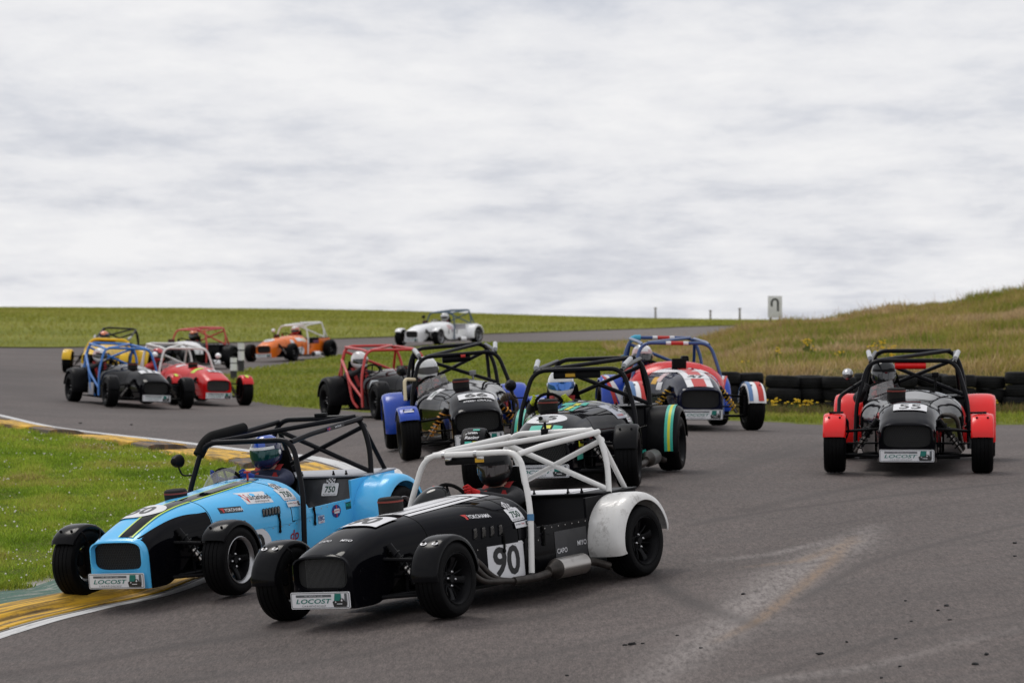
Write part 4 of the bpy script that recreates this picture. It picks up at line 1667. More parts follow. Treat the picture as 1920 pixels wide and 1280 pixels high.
    mb.box((0.72, 0.0, 0.36), (0.50, 0.20, 0.42), ch=0.03)
    mb.box((0.72, 0.0, 0.585), (0.42, 0.12, 0.05), ch=0.02)
    mb.box((0.62, -0.18, 0.42), (0.24, 0.12, 0.12), ch=0.02)
    mb.build('engine', [BLACK_MATT], car)

    # ---- cockpit
    mb = MB()
    mb.add([(-0.90, 0.484, 0.24), (-0.90, -0.484, 0.24), (-1.08, -0.484, 0.604), (-1.08, 0.484, 0.604), (-1.12, 0.484, 0.24), (-1.12, -0.484, 0.24), (-1.12, -0.484, 0.604), (-1.12, 0.484, 0.604)],
           [(0, 1, 2, 3), (4, 7, 6, 5), (3, 2, 6, 7), (0, 4, 5, 1), (0, 3, 7, 4), (1, 5, 6, 2)])
    blk = mb.build('rear_bulkhead', [S.get('bulkhead', BLACK_SATIN)], car, smooth=0)
    MB().box((-1.285, 0, 0.614), (0.46, 1.02, 0.016), ch=0.006).build('rear_deck', [S.get('deck', BLACK_SATIN)], car)
    mb = MB()
    mb.box((-0.35, 0, 0.26), (1.0, 0.20, 0.26), ch=0.03)
    mb.build('transmission_tunnel', [BLACK_MATT], car)
    mb = MB()

    def seat(u, v):
        y = -0.30 + (v - 0.5) * 0.46
        e = abs(v - 0.5) * 2
        path = fillet([(-0.40, 0, 0.22), (-0.80, 0, 0.17), (-1.03, 0, 0.60), (-1.075, 0, 0.84)], 0.12, 5)
        k = u * (len(path) - 1)
        i = min(int(k), len(path) - 2)
        p = path[i].lerp(path[i + 1], k - i)
        nar = 1.0 if u < 0.72 else 1.0 - 0.42 * (u - 0.72) / 0.28
        return Vector((p.x + 0.07 * e ** 3 * min(1, u * 2), -0.30 + (v - 0.5) * 0.46 * nar, p.z + (0.05 * e ** 3 if u < 0.4 else 0)))
    mb.grid(seat, 14, 10)
    mb.build('seat', [BLACK_MATT], car)
    mb = MB()
    cs = Vector((-0.34, -0.30, 0.668))
    ax = Vector((-0.86, 0, 0.5)).normalized()
    e1, e2 = Vector((0, 1, 0)), ax.cross(Vector((0, 1, 0)))
    ringp = [cs + (e1 * math.cos(a) + e2 * math.sin(a)) * 0.135 for a in np.linspace(0, 2 * math.pi, 25)]
    mb.tube(ringp, 0.014, 8, cap=False)
    for a in (0.2, math.pi - 0.2, -math.pi / 2):
        mb.tube([cs - ax * 0.02, cs + (e1 * math.cos(a) + e2 * math.sin(a)) * 0.13], 0.009, 6)
    mb.tube([cs - ax * 0.01, cs - ax * 0.26], 0.014, 8)
    mb.build('steering_wheel', [BLACK_MATT], car)

    # ---- roll cage
    zf, zm, xf, xm = S.get('zf', 1.0), 1.065, -0.18, -1.24
    kf = S.get('front_hoop', True)
    FH = [(-0.04, 0.545, 0.16), (-0.105, 0.535, 0.60), (xf - 0.02, 0.415, zf), (xf - 0.02, -0.415, zf), (-0.105, -0.535, 0.60), (-0.04, -0.545, 0.16)]
    MHp = [(-1.17, 0.49, 0.61), (-1.205, 0.475, 0.84), (xm, 0.385, zm), (xm, -0.385, zm), (-1.205, -0.475, 0.84), (-1.17, -0.49, 0.61)]
    hoop = tube_part(car, 'front_hoop', FH, S.get('hoop_r', rr), S.get('hoop_mat', cage), 0.13)
    tube_part(car, 'main_hoop', MHp, rr, cage, 0.11)
    for s in (1, -1):
        tube_part(car, 'roof_bar', [(xf - 0.02, s * 0.40, zf - 0.02), (xf - 0.3, s * 0.405, zf + 0.012), (xm, s * 0.395, zm - 0.015)], rr, S.get('roof_bar', cage), 0.05)
        tube_part(car, 'rear_stay', [(xm, s * 0.40, zm - 0.06), (-1.47, s * 0.43, 0.62)], rr * 0.92, cage)
    tube_part(car, 'roof_diagonal', [(xf - 0.02, -0.34, zf + 0.002), (xm, 0.34, zm + 0.002)], rr * 0.95, cage)
    if S.get('cross', True):
        tube_part(car, 'hoop_diagonal', [(xm, -0.43, zm - 0.07), (-1.178, 0.475, 0.635)], rr * 0.95, cage)
        tube_part(car, 'hoop_diagonal', [(xm, 0.43, zm - 0.07), (-1.178, -0.475, 0.635)], rr * 0.93, cage)
    else:
        tube_part(car, 'hoop_diagonal', [(xm, -0.43, zm - 0.07), (-1.178, 0.475, 0.635)], rr * 0.95, cage)
    if S.get('side_bar'):
        tube_part(car, 'side_bar', [(-0.06, -0.545, 0.30), (-0.45, -0.60, 0.54), (-0.66, -0.585, 0.70), (-1.21, -0.47, 0.86)], rr, cage, 0.10)
        tube_part(car, 'side_bar', [(-0.58, -0.59, 0.63), (-0.42, -0.575, 0.25), (-0.30, -0.53, 0.15)], rr, cage, 0.10)
    if S.get('pad'):
        tube_part(car, 'bar_padding', [(xf + 0.01, -0.45, zf - 0.09), (xf - 0.06, -0.43, zf - 0.0), (xf - 0.14, -0.42, zf + 0.035), (xf - 0.58, -0.41, zf + 0.055)], 0.045, S['pad'], 0.05, 14)
    if S.get('end_caps'):
        for s in (1, -1):
            mb = MB()
            mb.tube([(xf - 0.12, s * 0.41, zf + 0.02), (xf - 0.34, s * 0.435, zf + 0.075)], 0.024, 10)
            mb.build('bar_sleeve', [S['end_caps']], car)

    # ---- wheels, suspension and mudguards
    st = R(S.get('steer', 0))
    fmat, rmat = S.get('front_fender'), S.get('rear_fender')
    rim_i = S.get('rim', 0)
    rim_mats = S.get('rim_mats', (BLACK_SATIN, BLACK_SATIN))
    for (x, s) in ((1.15, 1), (1.15, -1), (-1.15, 1), (-1.15, -1)):
        front = x > 0
        y = s * 0.68
        up = S['kerb_up'] if (S.get('kerb_up') and front and s < 0) else 0
        big = 1.06 if (not front and not rmat) else 1.0
        w = inst('wheel', RIM_MESH[rim_i], car, rim_mats, (x, y, 0.259 * big), (st if front else 0) + (0 if s > 0 else math.pi))
        w.scale = (0.926 * big, big * (1.08 if not front else 1.0), 0.926 * big)
        spin = random.uniform(0, 6)
        w.rotation_euler = Matrix.Rotation((st if front else 0) + (0 if s > 0 else math.pi), 3, 'Z').to_euler()
        w.rotation_euler.rotate_axis('Y', spin)
        inst('tyre', TYRE_MESH, w)
        inst('wheel_nuts', NUT_MESH, w)['kind'] = 'stuff'
        if not front:
            continue
        ys = s
        mb = MB()
        mb.tube([(1.30, ys * 0.235, 0.42), (1.16, ys * 0.575, 0.385), (1.00, ys * 0.27, 0.42)], 0.012, 8)
        mb.build('upper_wishbone', [BLACK_SATIN], car)
        mb = MB()
        mb.tube([(1.36, ys * 0.215, 0.165), (1.16, ys * 0.59, 0.165), (0.90, ys * 0.27, 0.165)], 0.014, 8)
        mb.build('lower_wishbone', [BLACK_SATIN], car)
        mb = MB()
        mb.tube([(1.22, ys * 0.28, 0.50), (1.17, ys * 0.50, 0.20)], 0.020, 10, 0)
        mb.tube([(1.22, ys * 0.28, 0.50), (1.195, ys * 0.39, 0.35)], 0.027, 10, 1)
        mb.tube(coil((1.214, ys * 0.306, 0.465), (1.178, ys * 0.465, 0.245), 0.036, 6.5), 0.0065, 6, 2)
        mb.build('damper', [STEEL, BLACK_SATIN, S.get('spring', BLACK_SATIN)], car)
        mb = MB()
        mb.box((1.15, ys * 0.60, 0.28), (0.06, 0.045, 0.24), ch=0.012)
        mb.tube([(1.02, ys * 0.24, 0.27), (1.05, ys * 0.57, 0.27)], 0.009, 8)
        mb.build('upright', [BLACK_SATIN], car)
        mb = MB()
        mb.lathe([(0.03, -0.008), (0.118, -0.008), (0.12, -0.005), (0.12, 0.005), (0.118, 0.008), (0.03, 0.008)], 28, 'y', (1.15, ys * 0.632, 0.26))
        mb.box((1.24, ys * 0.632, 0.30), (0.06, 0.05, 0.10), 1, ch=0.012)
        mb.build('brake_disc', [DISC, BLACK_SATIN], car)
        if fmat:
            a0, a1 = S.get('front_arc', (12, 168))
            mb = MB()
            arch_shell(mb, (0, 0), 0.292, -0.105, 0.105, R(a0), R(a1), True, True, 0.035, 20, edge=0.022)
            mg = mb.build('front_mudguard', [fmat], car, smooth=50, loc=(1.15, y, 0.259), rotz=st)
            mb = MB()
            mb.tube(fillet([(0, -s * 0.04, -0.05), (0.02, -s * 0.125, 0.10), (0.10, -s * 0.118, 0.24), (0.11, -s * 0.06, 0.268)], 0.05), 0.008, 6)
            mb.tube(fillet([(-0.02, -s * 0.04, -0.05), (-0.04, -s * 0.125, 0.10), (-0.12, -s * 0.118, 0.23), (-0.13, -s * 0.06, 0.258)], 0.05), 0.008, 6)
            for (aa, yy) in ((60, 0.05), (60, -0.05), (120, 0.05), (120, -0.05)):
                mb.lathe([(0.010, -0.002), (0.010, 0.009), (0.006, 0.013), (0, 0.013)], 8, 'z', (0.298 * math.cos(R(aa)), yy, 0.298 * math.sin(R(aa))))
            mb.build('stay', [BLACK_SATIN], mg)
            if S.get('front_bands'):
                for (b0, b1, bm_) in S['front_bands']:
                    fender_band(mg, 'band', (0, 0), 0.292, b0, b1, R(a0 + 4), R(a1 - 4), bm_)
    if rmat:
        for s in (1, -1):
            mb = MB()
            RF = S.get('rear_r', 0.345)
            arch_shell(mb, (-1.155, 0.262), RF, s * 0.506, s * 0.795, R(-14), R(172), False, True, 0.055, 30, rx=1.0, edge=0.045)
            rf = mb.build('rear_mudguard', [rmat], car, smooth=50)
            if S.get('rear_bands'):
                for (b0, b1, bm_) in S['rear_bands']:
                    fender_band(rf, 'band', (-1.155, 0.262), RF, s * b0, s * b1, R(-10), R(160), bm_)
            if S.get('rear_flag'):
                for (v0, v1, w0, w1, bm_) in S['rear_flag']:
                    fender_band(rf, 'band', (-1.155, 0.262), RF, s * v0, s * v1, R(0), R(75), bm_, y0e=s * w0, y1e=s * w1)
    # rear axle
    mb = MB()
    mb.tube([(-1.15, -0.62, 0.26), (-1.15, 0.62, 0.26)], 0.035, 12)
    mb.lathe([(0.0, -0.11), (0.06, -0.1), (0.11, -0.04), (0.11, 0.04), (0.06, 0.1), (0, 0.11)], 16, 'y', (-1.15, 0, 0.28))
    mb.build('rear_axle', [BLACK_SATIN], car)

    # ---- exhaust down the left side
    ex = S.get('exhaust', 'left')
    if ex:
        mb = MB()
        for k, (xx, zz) in enumerate(((0.70, 0.34), (0.62, 0.35), (0.54, 0.34))):
            mb.tube(fillet([(xx, 0.22, zz + 0.04), (xx - 0.02, 0.47, zz), (xx - 0.12, 0.55, 0.17), (0.22, 0.585, 0.135)], 0.09), 0.020, 10)
        mb.tube(fillet([(0.24, 0.585, 0.135), (-0.02, 0.60, 0.130), (-0.16, 0.605, 0.145)], 0.05), 0.030, 12)
        mb.build('exhaust_pipe', [BURNT if S.get('burnt', True) else BLACK_SATIN], car)
        mb = MB()
        mb.lathe([(0.030, -0.15), (0.034, -0.17), (0.070, -0.235), (0.070, -0.25)], 22, 'x', (0, 0.61, 0.165), 1)
        mb.lathe([(0.070, -0.25), (0.0725, -0.252), (0.0725, -0.58), (0.070, -0.583), (0.068, -0.59), (0.03, -0.60)], 22, 'x', (0, 0.61, 0.165), 0)
        mb.build('silencer', [S.get('silencer', STEEL), BURNT], car)
        tube_part(car, 'tail_pipe', [(-0.585, 0.61, 0.165), (-0.70, 0.61, 0.165), (-0.80, 0.64, 0.13), (-0.84, 0.665, 0.115)], 0.028, BURNT, 0.06)

    # ---- air filter standing through the bonnet
    if S.get('filter', 1):
        fx_, fy_ = S.get('filter', (0.58, -0.13))
        zt = topz(fx_, fy_)
        mb = MB()
        mb.lathe([(0.086, -0.05), (0.088, 0.055), (0.0895, 0.058), (0.0895, 0.068), (0.088, 0.071), (0.084, 0.085), (0.070, 0.092), (0.0, 0.094)], 28, 'z', (fx_, fy_, zt + S.get('filter_h', 0.0)), 0)
        mb.lathe([(0.0905, 0.057), (0.0905, 0.069)], 28, 'z', (fx_, fy_, zt + S.get('filter_h', 0.0)), 1)
        mb.build('air_filter', [FOAM, FOAM_RIM], car)

    # ---- small things
    if S.get('screen'):
        mb = MB()

        def scr(u, v):
            y = -0.30 + (v - 0.5) * (S.get('screen_w', 0.34) - 0.05 * u)
            x = -0.05 - 0.10 * u - 0.10 * (2 * v - 1) ** 2
            return Vector((x, y, topz(min(x, 0.0), y) + 0.005 + S.get('screen_h', 0.09) * u))
        mb.grid(scr, 4, 14)
        mb.build('aero_screen', [S['screen']], car)
    if S.get('mirror'):
        for s in S['mirror']:
            mb = MB()
            ym = s * 0.62
            mb.tube(fillet([(-0.135, s * 0.49, 0.76), (-0.11, s * 0.58, 0.76), (-0.12, ym, 0.84)], 0.03), 0.007, 6, 0)
            mb.lathe([(0.0, 0.075), (0.028, 0.065), (0.048, 0.03), (0.054, -0.012), (0.050, -0.016), (0, -0.016)], 14, 'x', (-0.13, ym, 0.875), 1)
            mb.build('mirror', [BLACK_SATIN, S.get('mirror_mat', BLACK_SATIN)], car)
    if S.get('rain_pod'):
        MB().tube([(xf - 0.05, -0.17, zf - 0.045), (xf - 0.05, 0.13, zf - 0.045)], 0.038, 12).build('mirror_pod', [S['rain_pod']], car)
    # latch straps, bonnet seam line, filler button
    if det:
        for s in (1, -1):
            for x in (0.16, -0.26):
                mb = MB()
                yy = s * (SIDE_Y(x) + 0.006)
                mb.tube([(x, yy, 0.46), (x, yy + s * 0.008, 0.41), (x, yy, 0.34)], 0.009, 6)
                for zz in (0.46, 0.34):
                    mb.lathe([(0.014, 0.0), (0.014, 0.008), (0, 0.012)], 8, 'y', (x, yy - (0.006 if s < 0 else 0.002), zz))
                mb.build('bonnet_strap', [BLACK_MATT], car)
        mb = MB()
        for s in (1, -1):
            for x in np.arange(-0.80, 0.75, 0.085):
                top = 0.372 if x > -0.26 else 0.445
                yy = s * SIDE_Y(x)
                for zz in (top,):
                    mb.lathe([(0.0055, -0.002), (0.0055, 0.002), (0.003, 0.0035), (0, 0.0035)], 6, 'y', (x, yy + (0.0 if s > 0 else -0.002), zz))
        mb.build('rivets', [STEEL], car)['kind'] = 'stuff'
        mb = MB()
        mb.grid(lambda u, v: arch_pt(0.8225 - 0.004 * u, v, 0.39, 0.0012), 1, 44)
        mb.build('bonnet_gap', [BLACK_MATT], car)
        for yy in (0.18, 0.30, -0.12):
            MB().lathe([(0.012, 0.0), (0.012, 0.014), (0.007, 0.018), (0.007, 0.034), (0, 0.036)], 8, 'z', (-1.10, yy, 0.621)).build('deck_fastener', [BLACK_SATIN], car)
    plate(car)
    if S.get('extra'):
        S['extra'](car, S)
    return car


# ------------------------------------------------------------------ drivers
SEAT = Vector((-0.78, -0.30, 0.20))     # a driver's own origin in the car frame


def driver_mesh():
    """one continuous seated figure (torso, legs, arms, hands closed on the wheel, head) grown from a skeleton"""
    V, E, Rd, part = [], [], [], []

    def add(p, r, parent=None, pt=0):
        V.append(Vector(p) - SEAT)
        Rd.append(r if isinstance(r, tuple) else (r, r))
        part.append(pt)
        if parent is not None:
            E.append((parent, len(V) - 1))
        return len(V) - 1
    y = -0.30
    pel = add((-0.84, y, 0.27), (0.15, 0.12))
    wst = add((-0.88, y, 0.40), (0.14, 0.11), pel)
    chs = add((-0.92, y, 0.54), (0.165, 0.12), wst)
    clv = add((-0.935, y, 0.635), (0.13, 0.09), chs)
    nck = add((-0.92, y, 0.705), 0.062, clv)
    hd = add((-0.90, y, 0.76), 0.075, nck, 2)
    hd2 = add((-0.89, y, 0.84), 0.085, hd, 2)
    hd3 = add((-0.89, y, 0.91), 0.06, hd2, 2)
    cs = Vector((-0.34, y, 0.668))
    for s in (1, -1):
        hip = add((-0.78, y + s * 0.10, 0.27), 0.088, pel)
        kn = add((-0.18, y + s * 0.11, 0.40), 0.066, hip)
        an = add((0.22, y + s * 0.08, 0.24), 0.045, kn)
        add((0.32, y + s * 0.08, 0.27), 0.04, an, 1)
        sh = add((-0.925, y + s * 0.175, 0.65), 0.078, clv)
        ua = add((-0.80, y + s * 0.23, 0.63), 0.064, sh)
        el = add((-0.66, y + s * 0.25, 0.615), 0.054, ua)
        wr = add((-0.43, y + s * 0.185, 0.685), 0.038, el)
        pa = add((-0.375, y + s * 0.165, 0.713), (0.040, 0.026), wr, 1)
        # four fingers curling over the rim, thumb from the side of the palm
        c0 = cs + Vector((0.02, s * 0.125, 0.055))
        for k in range(4):
            o = (k - 1.5) * 0.019
            base = c0 + Vector((-0.03 + o * 0.25, s * 0.028 - s * abs(o) * 0.2, 0.010 + o))
            f1 = add(base, 0.0105, pa, 1)
            ln = (0.9, 1.05, 1.0, 0.8)[k]
            f2 = add(base + Vector((0.028 * ln, s * 0.006, 0.008)), 0.0095, f1, 1)
            f3 = add(base + Vector((0.042 * ln, -s * 0.016, -0.002)), 0.0088, f2, 1)
            add(base + Vector((0.030 * ln, -s * 0.034, -0.010)), 0.0078, f3, 1)
        t1 = add(Vector((-0.372, y + s * 0.140, 0.728)), 0.0115, pa, 1)
        t2 = add(Vector((-0.352, y + s * 0.118, 0.735)), 0.010, t1, 1)
        add(Vector((-0.330, y + s * 0.112, 0.741)), 0.008, t2, 1)
    me = bpy.data.meshes.new('skeleton')
    me.from_pydata([tuple(v) for v in V], E, [])
    ob = bpy.data.objects.new('skeleton', me)
    COL.objects.link(ob)
    md = ob.modifiers.new('skin', 'SKIN')
    md.branch_smoothing = 0.6
    sv = me.skin_vertices[0].data
    for i, r in enumerate(Rd):
        sv[i].radius = r
        sv[i].use_root = (i == 0)
    sb = ob.modifiers.new('sub', 'SUBSURF')
    sb.levels = sb.render_levels = 2
    dg = bpy.context.evaluated_depsgraph_get()
    out = bpy.data.meshes.new_from_object(ob.evaluated_get(dg))
    bpy.data.objects.remove(ob)
    # suit, gloves and boots, face: by the nearest bone
    VA = np.array([tuple(v) for v in V])
    pc = np.array([tuple(p.center) for p in out.polygons])
    pt = np.array(part)
    near = np.argmin(np.linalg.norm(pc[:, None] - VA[None], axis=2) - np.array([max(r) for r in Rd]) * 0.6, axis=1)
    for i in range(3):
        out.materials.append(None)
    out.polygons.foreach_set('material_index', pt[near].astype(np.int32))
    out.polygons.foreach_set('use_smooth', [True] * len(out.polygons))
    out.name = 'body'
    return out


def helmet_pt(az, el, grow=0.0):
    """az 0 = straight ahead (+x)"""
    c = max(math.cos(az), 0)
    rx, ry, rz = 0.148 + grow, 0.124 + grow, 0.142 + grow
    chin = 0.022 * c ** 2 * math.exp(-((el + 0.62) / 0.42) ** 2)
    tuck = -0.03 * (1 - c) * math.exp(-((el + 1.0) / 0.35) ** 2)
    k = 1.0
    ce, se = math.cos(el), math.sin(el)
    e = 0.9
    p = Vector((rx * math.cos(az) * ce ** e, ry * math.sin(az) * ce ** e, rz * math.copysign(abs(se) ** e, se)))
    d = Vector((math.cos(az), math.sin(az), 0))
    return p + d * (chin + tuck)


def helmet_meshes():
    mb = MB()
    nu, nv = 22, 40

    def fn(u, v):
        el = -1.02 + (math.pi / 2 + 1.02) * u
        az = 2 * math.pi * v
        return helmet_pt(az, min(el, math.pi / 2 - 0.001))
    mb.grid(fn, nu, nv, 0, close_v=True)
    # bands of paint: crown 0, forehead/side 1, chin 2
    for k, f in enumerate(mb.f):
        c = sum((Vector(mb.v[i]) for i in f), Vector()) / len(f)
        az = math.atan2(c.y, c.x)
        if c.z < -0.03:
            mb.m[k] = 2
        elif abs(c.y) > 0.045 and c.z < 0.085:
            mb.m[k] = 1
    # lower lip
    mb.grid(lambda u, v: helmet_pt(2 * math.pi * v, -1.02) * (1 - 0.18 * u) + Vector((0, 0, 0.012 * u)), 2, nv, 2, close_v=True)
    shell = mb.build('helmet', [BLACK_SATIN] * 3, smooth=60)
    me_h = shell.data
    bpy.data.objects.remove(shell)
    mb = MB()
    mb.grid(lambda u, v: helmet_pt((v - 0.5) * 2 * R(78), (-0.26 + 0.50 * u) * (1 - 0.35 * abs(v - 0.5) * 2), 0.004), 8, 22)
    vis = mb.build('visor', [LENS], smooth=60)
    me_v = vis.data
    bpy.data.objects.remove(vis)
    mb = MB()
    for s in (1, -1):
        p = helmet_pt(s * R(82), 0.0)
        mb.lathe([(0.0, -0.004), (0.020, -0.004), (0.020, 0.006), (0.014, 0.010), (0, 0.010)], 14, 'y', p) if s > 0 else mb.lathe([(0.0, 0.004), (0.020, 0.004), (0.020, -0.006), (0.014, -0.010), (0, -0.010)], 14, 'y', p)
    # peak strip above the eyes
    mb.grid(lambda u, v: helmet_pt((v - 0.5) * 2 * R(60), 0.23 + 0.16 * u, 0.0055), 2, 16)
    pv = mb.build('visor_mount', [BLACK_SATIN], smooth=40)
    me_m = pv.data
    bpy.data.objects.remove(pv)
    return me_h, me_v, me_m


BODY_ME = driver_mesh()
HEL_ME, VIS_ME, MNT_ME = helmet_meshes()
BELT = M('belt_red', (0.30, 0.015, 0.015), 0.8)
SKIN = M('skin', (0.45, 0.26, 0.19), 0.5)


def build_driver(S):
    D = S['driver']
    base = S['matrix'] @ Matrix.Translation(SEAT)
    e = empty('person', base)
    tag(e, D['label'], 'person', 'drivers in the race cars')
    inst('body', BODY_ME, e, (D['suit'], D['glove'], SKIN))
    hz = D.get('yaw', 6)
    hcol = D['helmet']
    hm = inst('helmet', HEL_ME, e, hcol if isinstance(hcol, tuple) else (hcol,) * 3, Vector((-0.89, -0.30, 0.845)) - SEAT, rot=(0, R(4), R(hz)))
    for s_ in (1, -1):
        mb = MB()
        path = [Vector((-1.0, -0.30 + s_ * 0.075, 0.735)), Vector((-0.94, -0.30 + s_ * 0.095, 0.742)), Vector((-0.875, -0.30 + s_ * 0.10, 0.70)), Vector((-0.80, -0.30 + s_ * 0.085, 0.59)), Vector((-0.745, -0.30 + s_ * 0.05, 0.45))]
        path = [q - SEAT for q in fillet(path, 0.05, 4)]
        mb.grid(lambda u, v: path[int(round(u * (len(path) - 1)))] + Vector((0.004, (v - 0.5) * 0.055, 0)), len(path) - 1, 2)
        mb.build('harness_belt', [D.get('belt', BELT)], e)
    inst('visor', VIS_ME, hm, (D.get('visor', LENS),))
    inst('visor_mount', MNT_ME, hm, (D.get('mount', BLACK_SATIN),))
    return e


# ------------------------------------------------------------------ the field of cars
def P(name, c, rough=0.25, coat=0.0, dirt=0.08, spec=0.4):
    return M(name, c, rough, coat=coat, dirt=dirt, spec=spec)


BLK = P('paint_black', (0.003, 0.003, 0.0045), 0.06, 0.0, 0.015, 0.09)
SKYBLUE = P('paint_sky_blue', (0.10, 0.51, 0.90), 0.2, 0.0, 0.06)
WHITE_TUBE = M('cage_white', (0.74, 0.73, 0.71), 0.35, coat=0.2, dirt=0.2, dirt_col=(0.2, 0.18, 0.15))
WHITE_WING = M('wing_white', (0.68, 0.67, 0.65), 0.32, coat=0.3, dirt=0.85, dirt_col=(0.13, 0.11, 0.09))
BLACK_TUBE = M('cage_black', (0.006, 0.006, 0.008), 0.3, dirt=0.08, dirt_col=(0.02, 0.018, 0.017), spec=0.13)
REDP = P('paint_red', (0.62, 0.008, 0.010))
RED_WING = P('wing_red', (0.80, 0.010, 0.010))
ROYAL = P('paint_royal_blue', (0.012, 0.06, 0.42))
NAVY = P('paint_navy', (0.006, 0.008, 0.024), 0.07, 0.0, 0.02, 0.12)
NAVY_TUBE = M('cage_navy', (0.02, 0.06, 0.20), 0.35, coat=0.3)
BLUE_TUBE = M('cage_blue', (0.03, 0.17, 0.52), 0.4, coat=0.2)
RED_TUBE = M('cage_red', (0.52, 0.03, 0.025), 0.4, coat=0.2)
TEALBLUE_TUBE = M('cage_steel_blue', (0.015, 0.06, 0.11), 0.4, coat=0.2)
YELLOW_P = P('paint_yellow', (0.75, 0.46, 0.012))
ORANGE_P = P('paint_orange', (0.80, 0.17, 0.012))
WHITE_P = P('paint_white', (0.86, 0.86, 0.87), dirt=0.03)
GREY_DECK = M('deck_grey', (0.36, 0.37, 0.40), 0.35, metal=0.3)
WHITE_DECK = M('deck_white', (0.66, 0.66, 0.68), 0.3, coat=0.4)
DK_PANEL = M('panel_charcoal', (0.022, 0.024, 0.028), 0.35, coat=0.2, var=0.3, dirt=0.25, dirt_col=(0.08, 0.08, 0.08))
CYAN_PAD = M('pad_cyan', (0.06, 0.36, 0.52), 0.7)
PALE_SLEEVE = M('sleeve_pale', (0.45, 0.46, 0.48), 0.4)
CREAM = M('sleeve_cream', (0.62, 0.52, 0.34), 0.5)
ORANGE_SPR = M('spring_orange', (0.70, 0.28, 0.02), 0.4)
SUIT_K = M('suit_black', (0.014, 0.014, 0.017), 0.85, bump=0.3, bscale=30)
SUIT_NAVY = M('suit_navy', (0.014, 0.02, 0.055), 0.85, bump=0.3, bscale=30)
SUIT_RED = M('suit_red', (0.40, 0.02, 0.02), 0.85)
GLOVE_RED = M('glove_red', (0.55, 0.012, 0.012), 0.8, bump=0.4, bscale=60)
GLOVE_BLUE = M('glove_blue', (0.015, 0.05, 0.30), 0.8, bump=0.4, bscale=60)
GLOVE_LIME = M('glove_lime', (0.52, 0.60, 0.02), 0.8, bump=0.4, bscale=60)
H_WHITE = M('helmet_white', (0.78, 0.78, 0.78), 0.18, coat=0.6)
H_BLACK = M('helmet_black', (0.006, 0.006, 0.007), 0.35, spec=0.2)
H_GLOSS = M('helmet_gloss_black', (0.008, 0.009, 0.010), 0.1, spec=0.4)
H_BLUE = M('helmet_blue', (0.02, 0.08, 0.45), 0.2, coat=0.6)
H_NAVY = M('helmet_navy', (0.02, 0.025, 0.08), 0.2, coat=0.6)
H_PINK = M('helmet_pale', (0.62, 0.42, 0.42), 0.25, coat=0.4)
H_ORANGE = M('helmet_orange', (0.70, 0.20, 0.08), 0.25, coat=0.5)
H_RED = M('helmet_red', (0.5, 0.03, 0.03), 0.25, coat=0.5)
V_TEAL = M('visor_teal', (0.004, 0.06, 0.06), 0.05, metal=0.3, coat=0.3)
V_BLUE = M('visor_blue', (0.03, 0.16, 0.55), 0.05, metal=0.6, coat=1.0)
V_BRONZE = M('visor_bronze', (0.03, 0.022, 0.022), 0.06, metal=0.2, coat=0.2)
V_CLEAR = glass_mat('visor_clear', (0.35, 0.34, 0.34), 0.05, 0.7)


def camera_on_bar(car, y, z=1.09, x=-1.24):
    mb = MB()
    mb.box((x + 0.01, y, z + 0.075), (0.035, 0.072, 0.052), 0, ch=0.008)
    mb.lathe([(0.0, 0.034), (0.014, 0.034), (0.016, 0.026), (0.016, 0.0)], 14, 'x', (x + 0.004, y - 0.014, z + 0.083), 1)
    mb.tube([(x, y, z + 0.05), (x, y, z)], 0.010, 8, 1)
    mb.box((x, y, z - 0.02), (0.06, 0.05, 0.05), 1, ch=0.01)
    mb.tube([(x + 0.03, y + 0.03, z - 0.03), (x + 0.045, y + 0.05, z)], 0.008, 6, 1)
    mb.build('camera', [ALLOY, BLACK_SATIN], car)


def rear_light(car):
    mb = MB()
    mb.box((-1.24, 0.02, 1.092), (0.05, 0.10, 0.03), 0, ch=0.006)
    mb.box((-1.24, 0.02, 1.035), (0.03, 0.09, 0.02), 0, ch=0.005)
    mb.build('rain_light', [BLACK_SATIN], car)


def bonnet_louvres(car, x0, n, pitch, zc, s=1, w=0.028, hh=0.07, mat=None):
    mb = MB()
    for k in range(n):
        x = x0 - k * pitch
        fn = on_side(x, zc, 0.004, s)
        a, b = flat_to(rrect(w, hh, 0.008), [tuple(range(20))], lambda u, v: fn(u + v * 0.22, v), 0.03)
        mb.add(a, b, 0)
        fr = rrect(w + 0.012, hh + 0.012, 0.012)
        fi = rrect(w, hh, 0.008)
        f2 = on_side(x, zc, 0.007, s)
        mb.add([f2(u + v * 0.22, v) for u, v in fr] + [f2(u + v * 0.22, v) for u, v in fi], [(i, (i + 1) % 20, 20 + (i + 1) % 20, 20 + i) for i in range(20)], 1)
        f3 = on_side(x, zc, 0.0065, s)
        for t in np.linspace(-0.4, 0.4, 7):
            for sl in (-0.35, 0.35):
                p0, p1 = f3((-w / 2 + 0.22 * t * hh), t * hh), f3((w / 2 + 0.22 * t * hh), (t + sl * 0.5) * hh * 0.9)
                mb.tube([p0, p1], 0.0011, 3, 2, cap=False)
    mb.build('louvres', [BLACK_MATT, mat or BLK, STEEL], car)


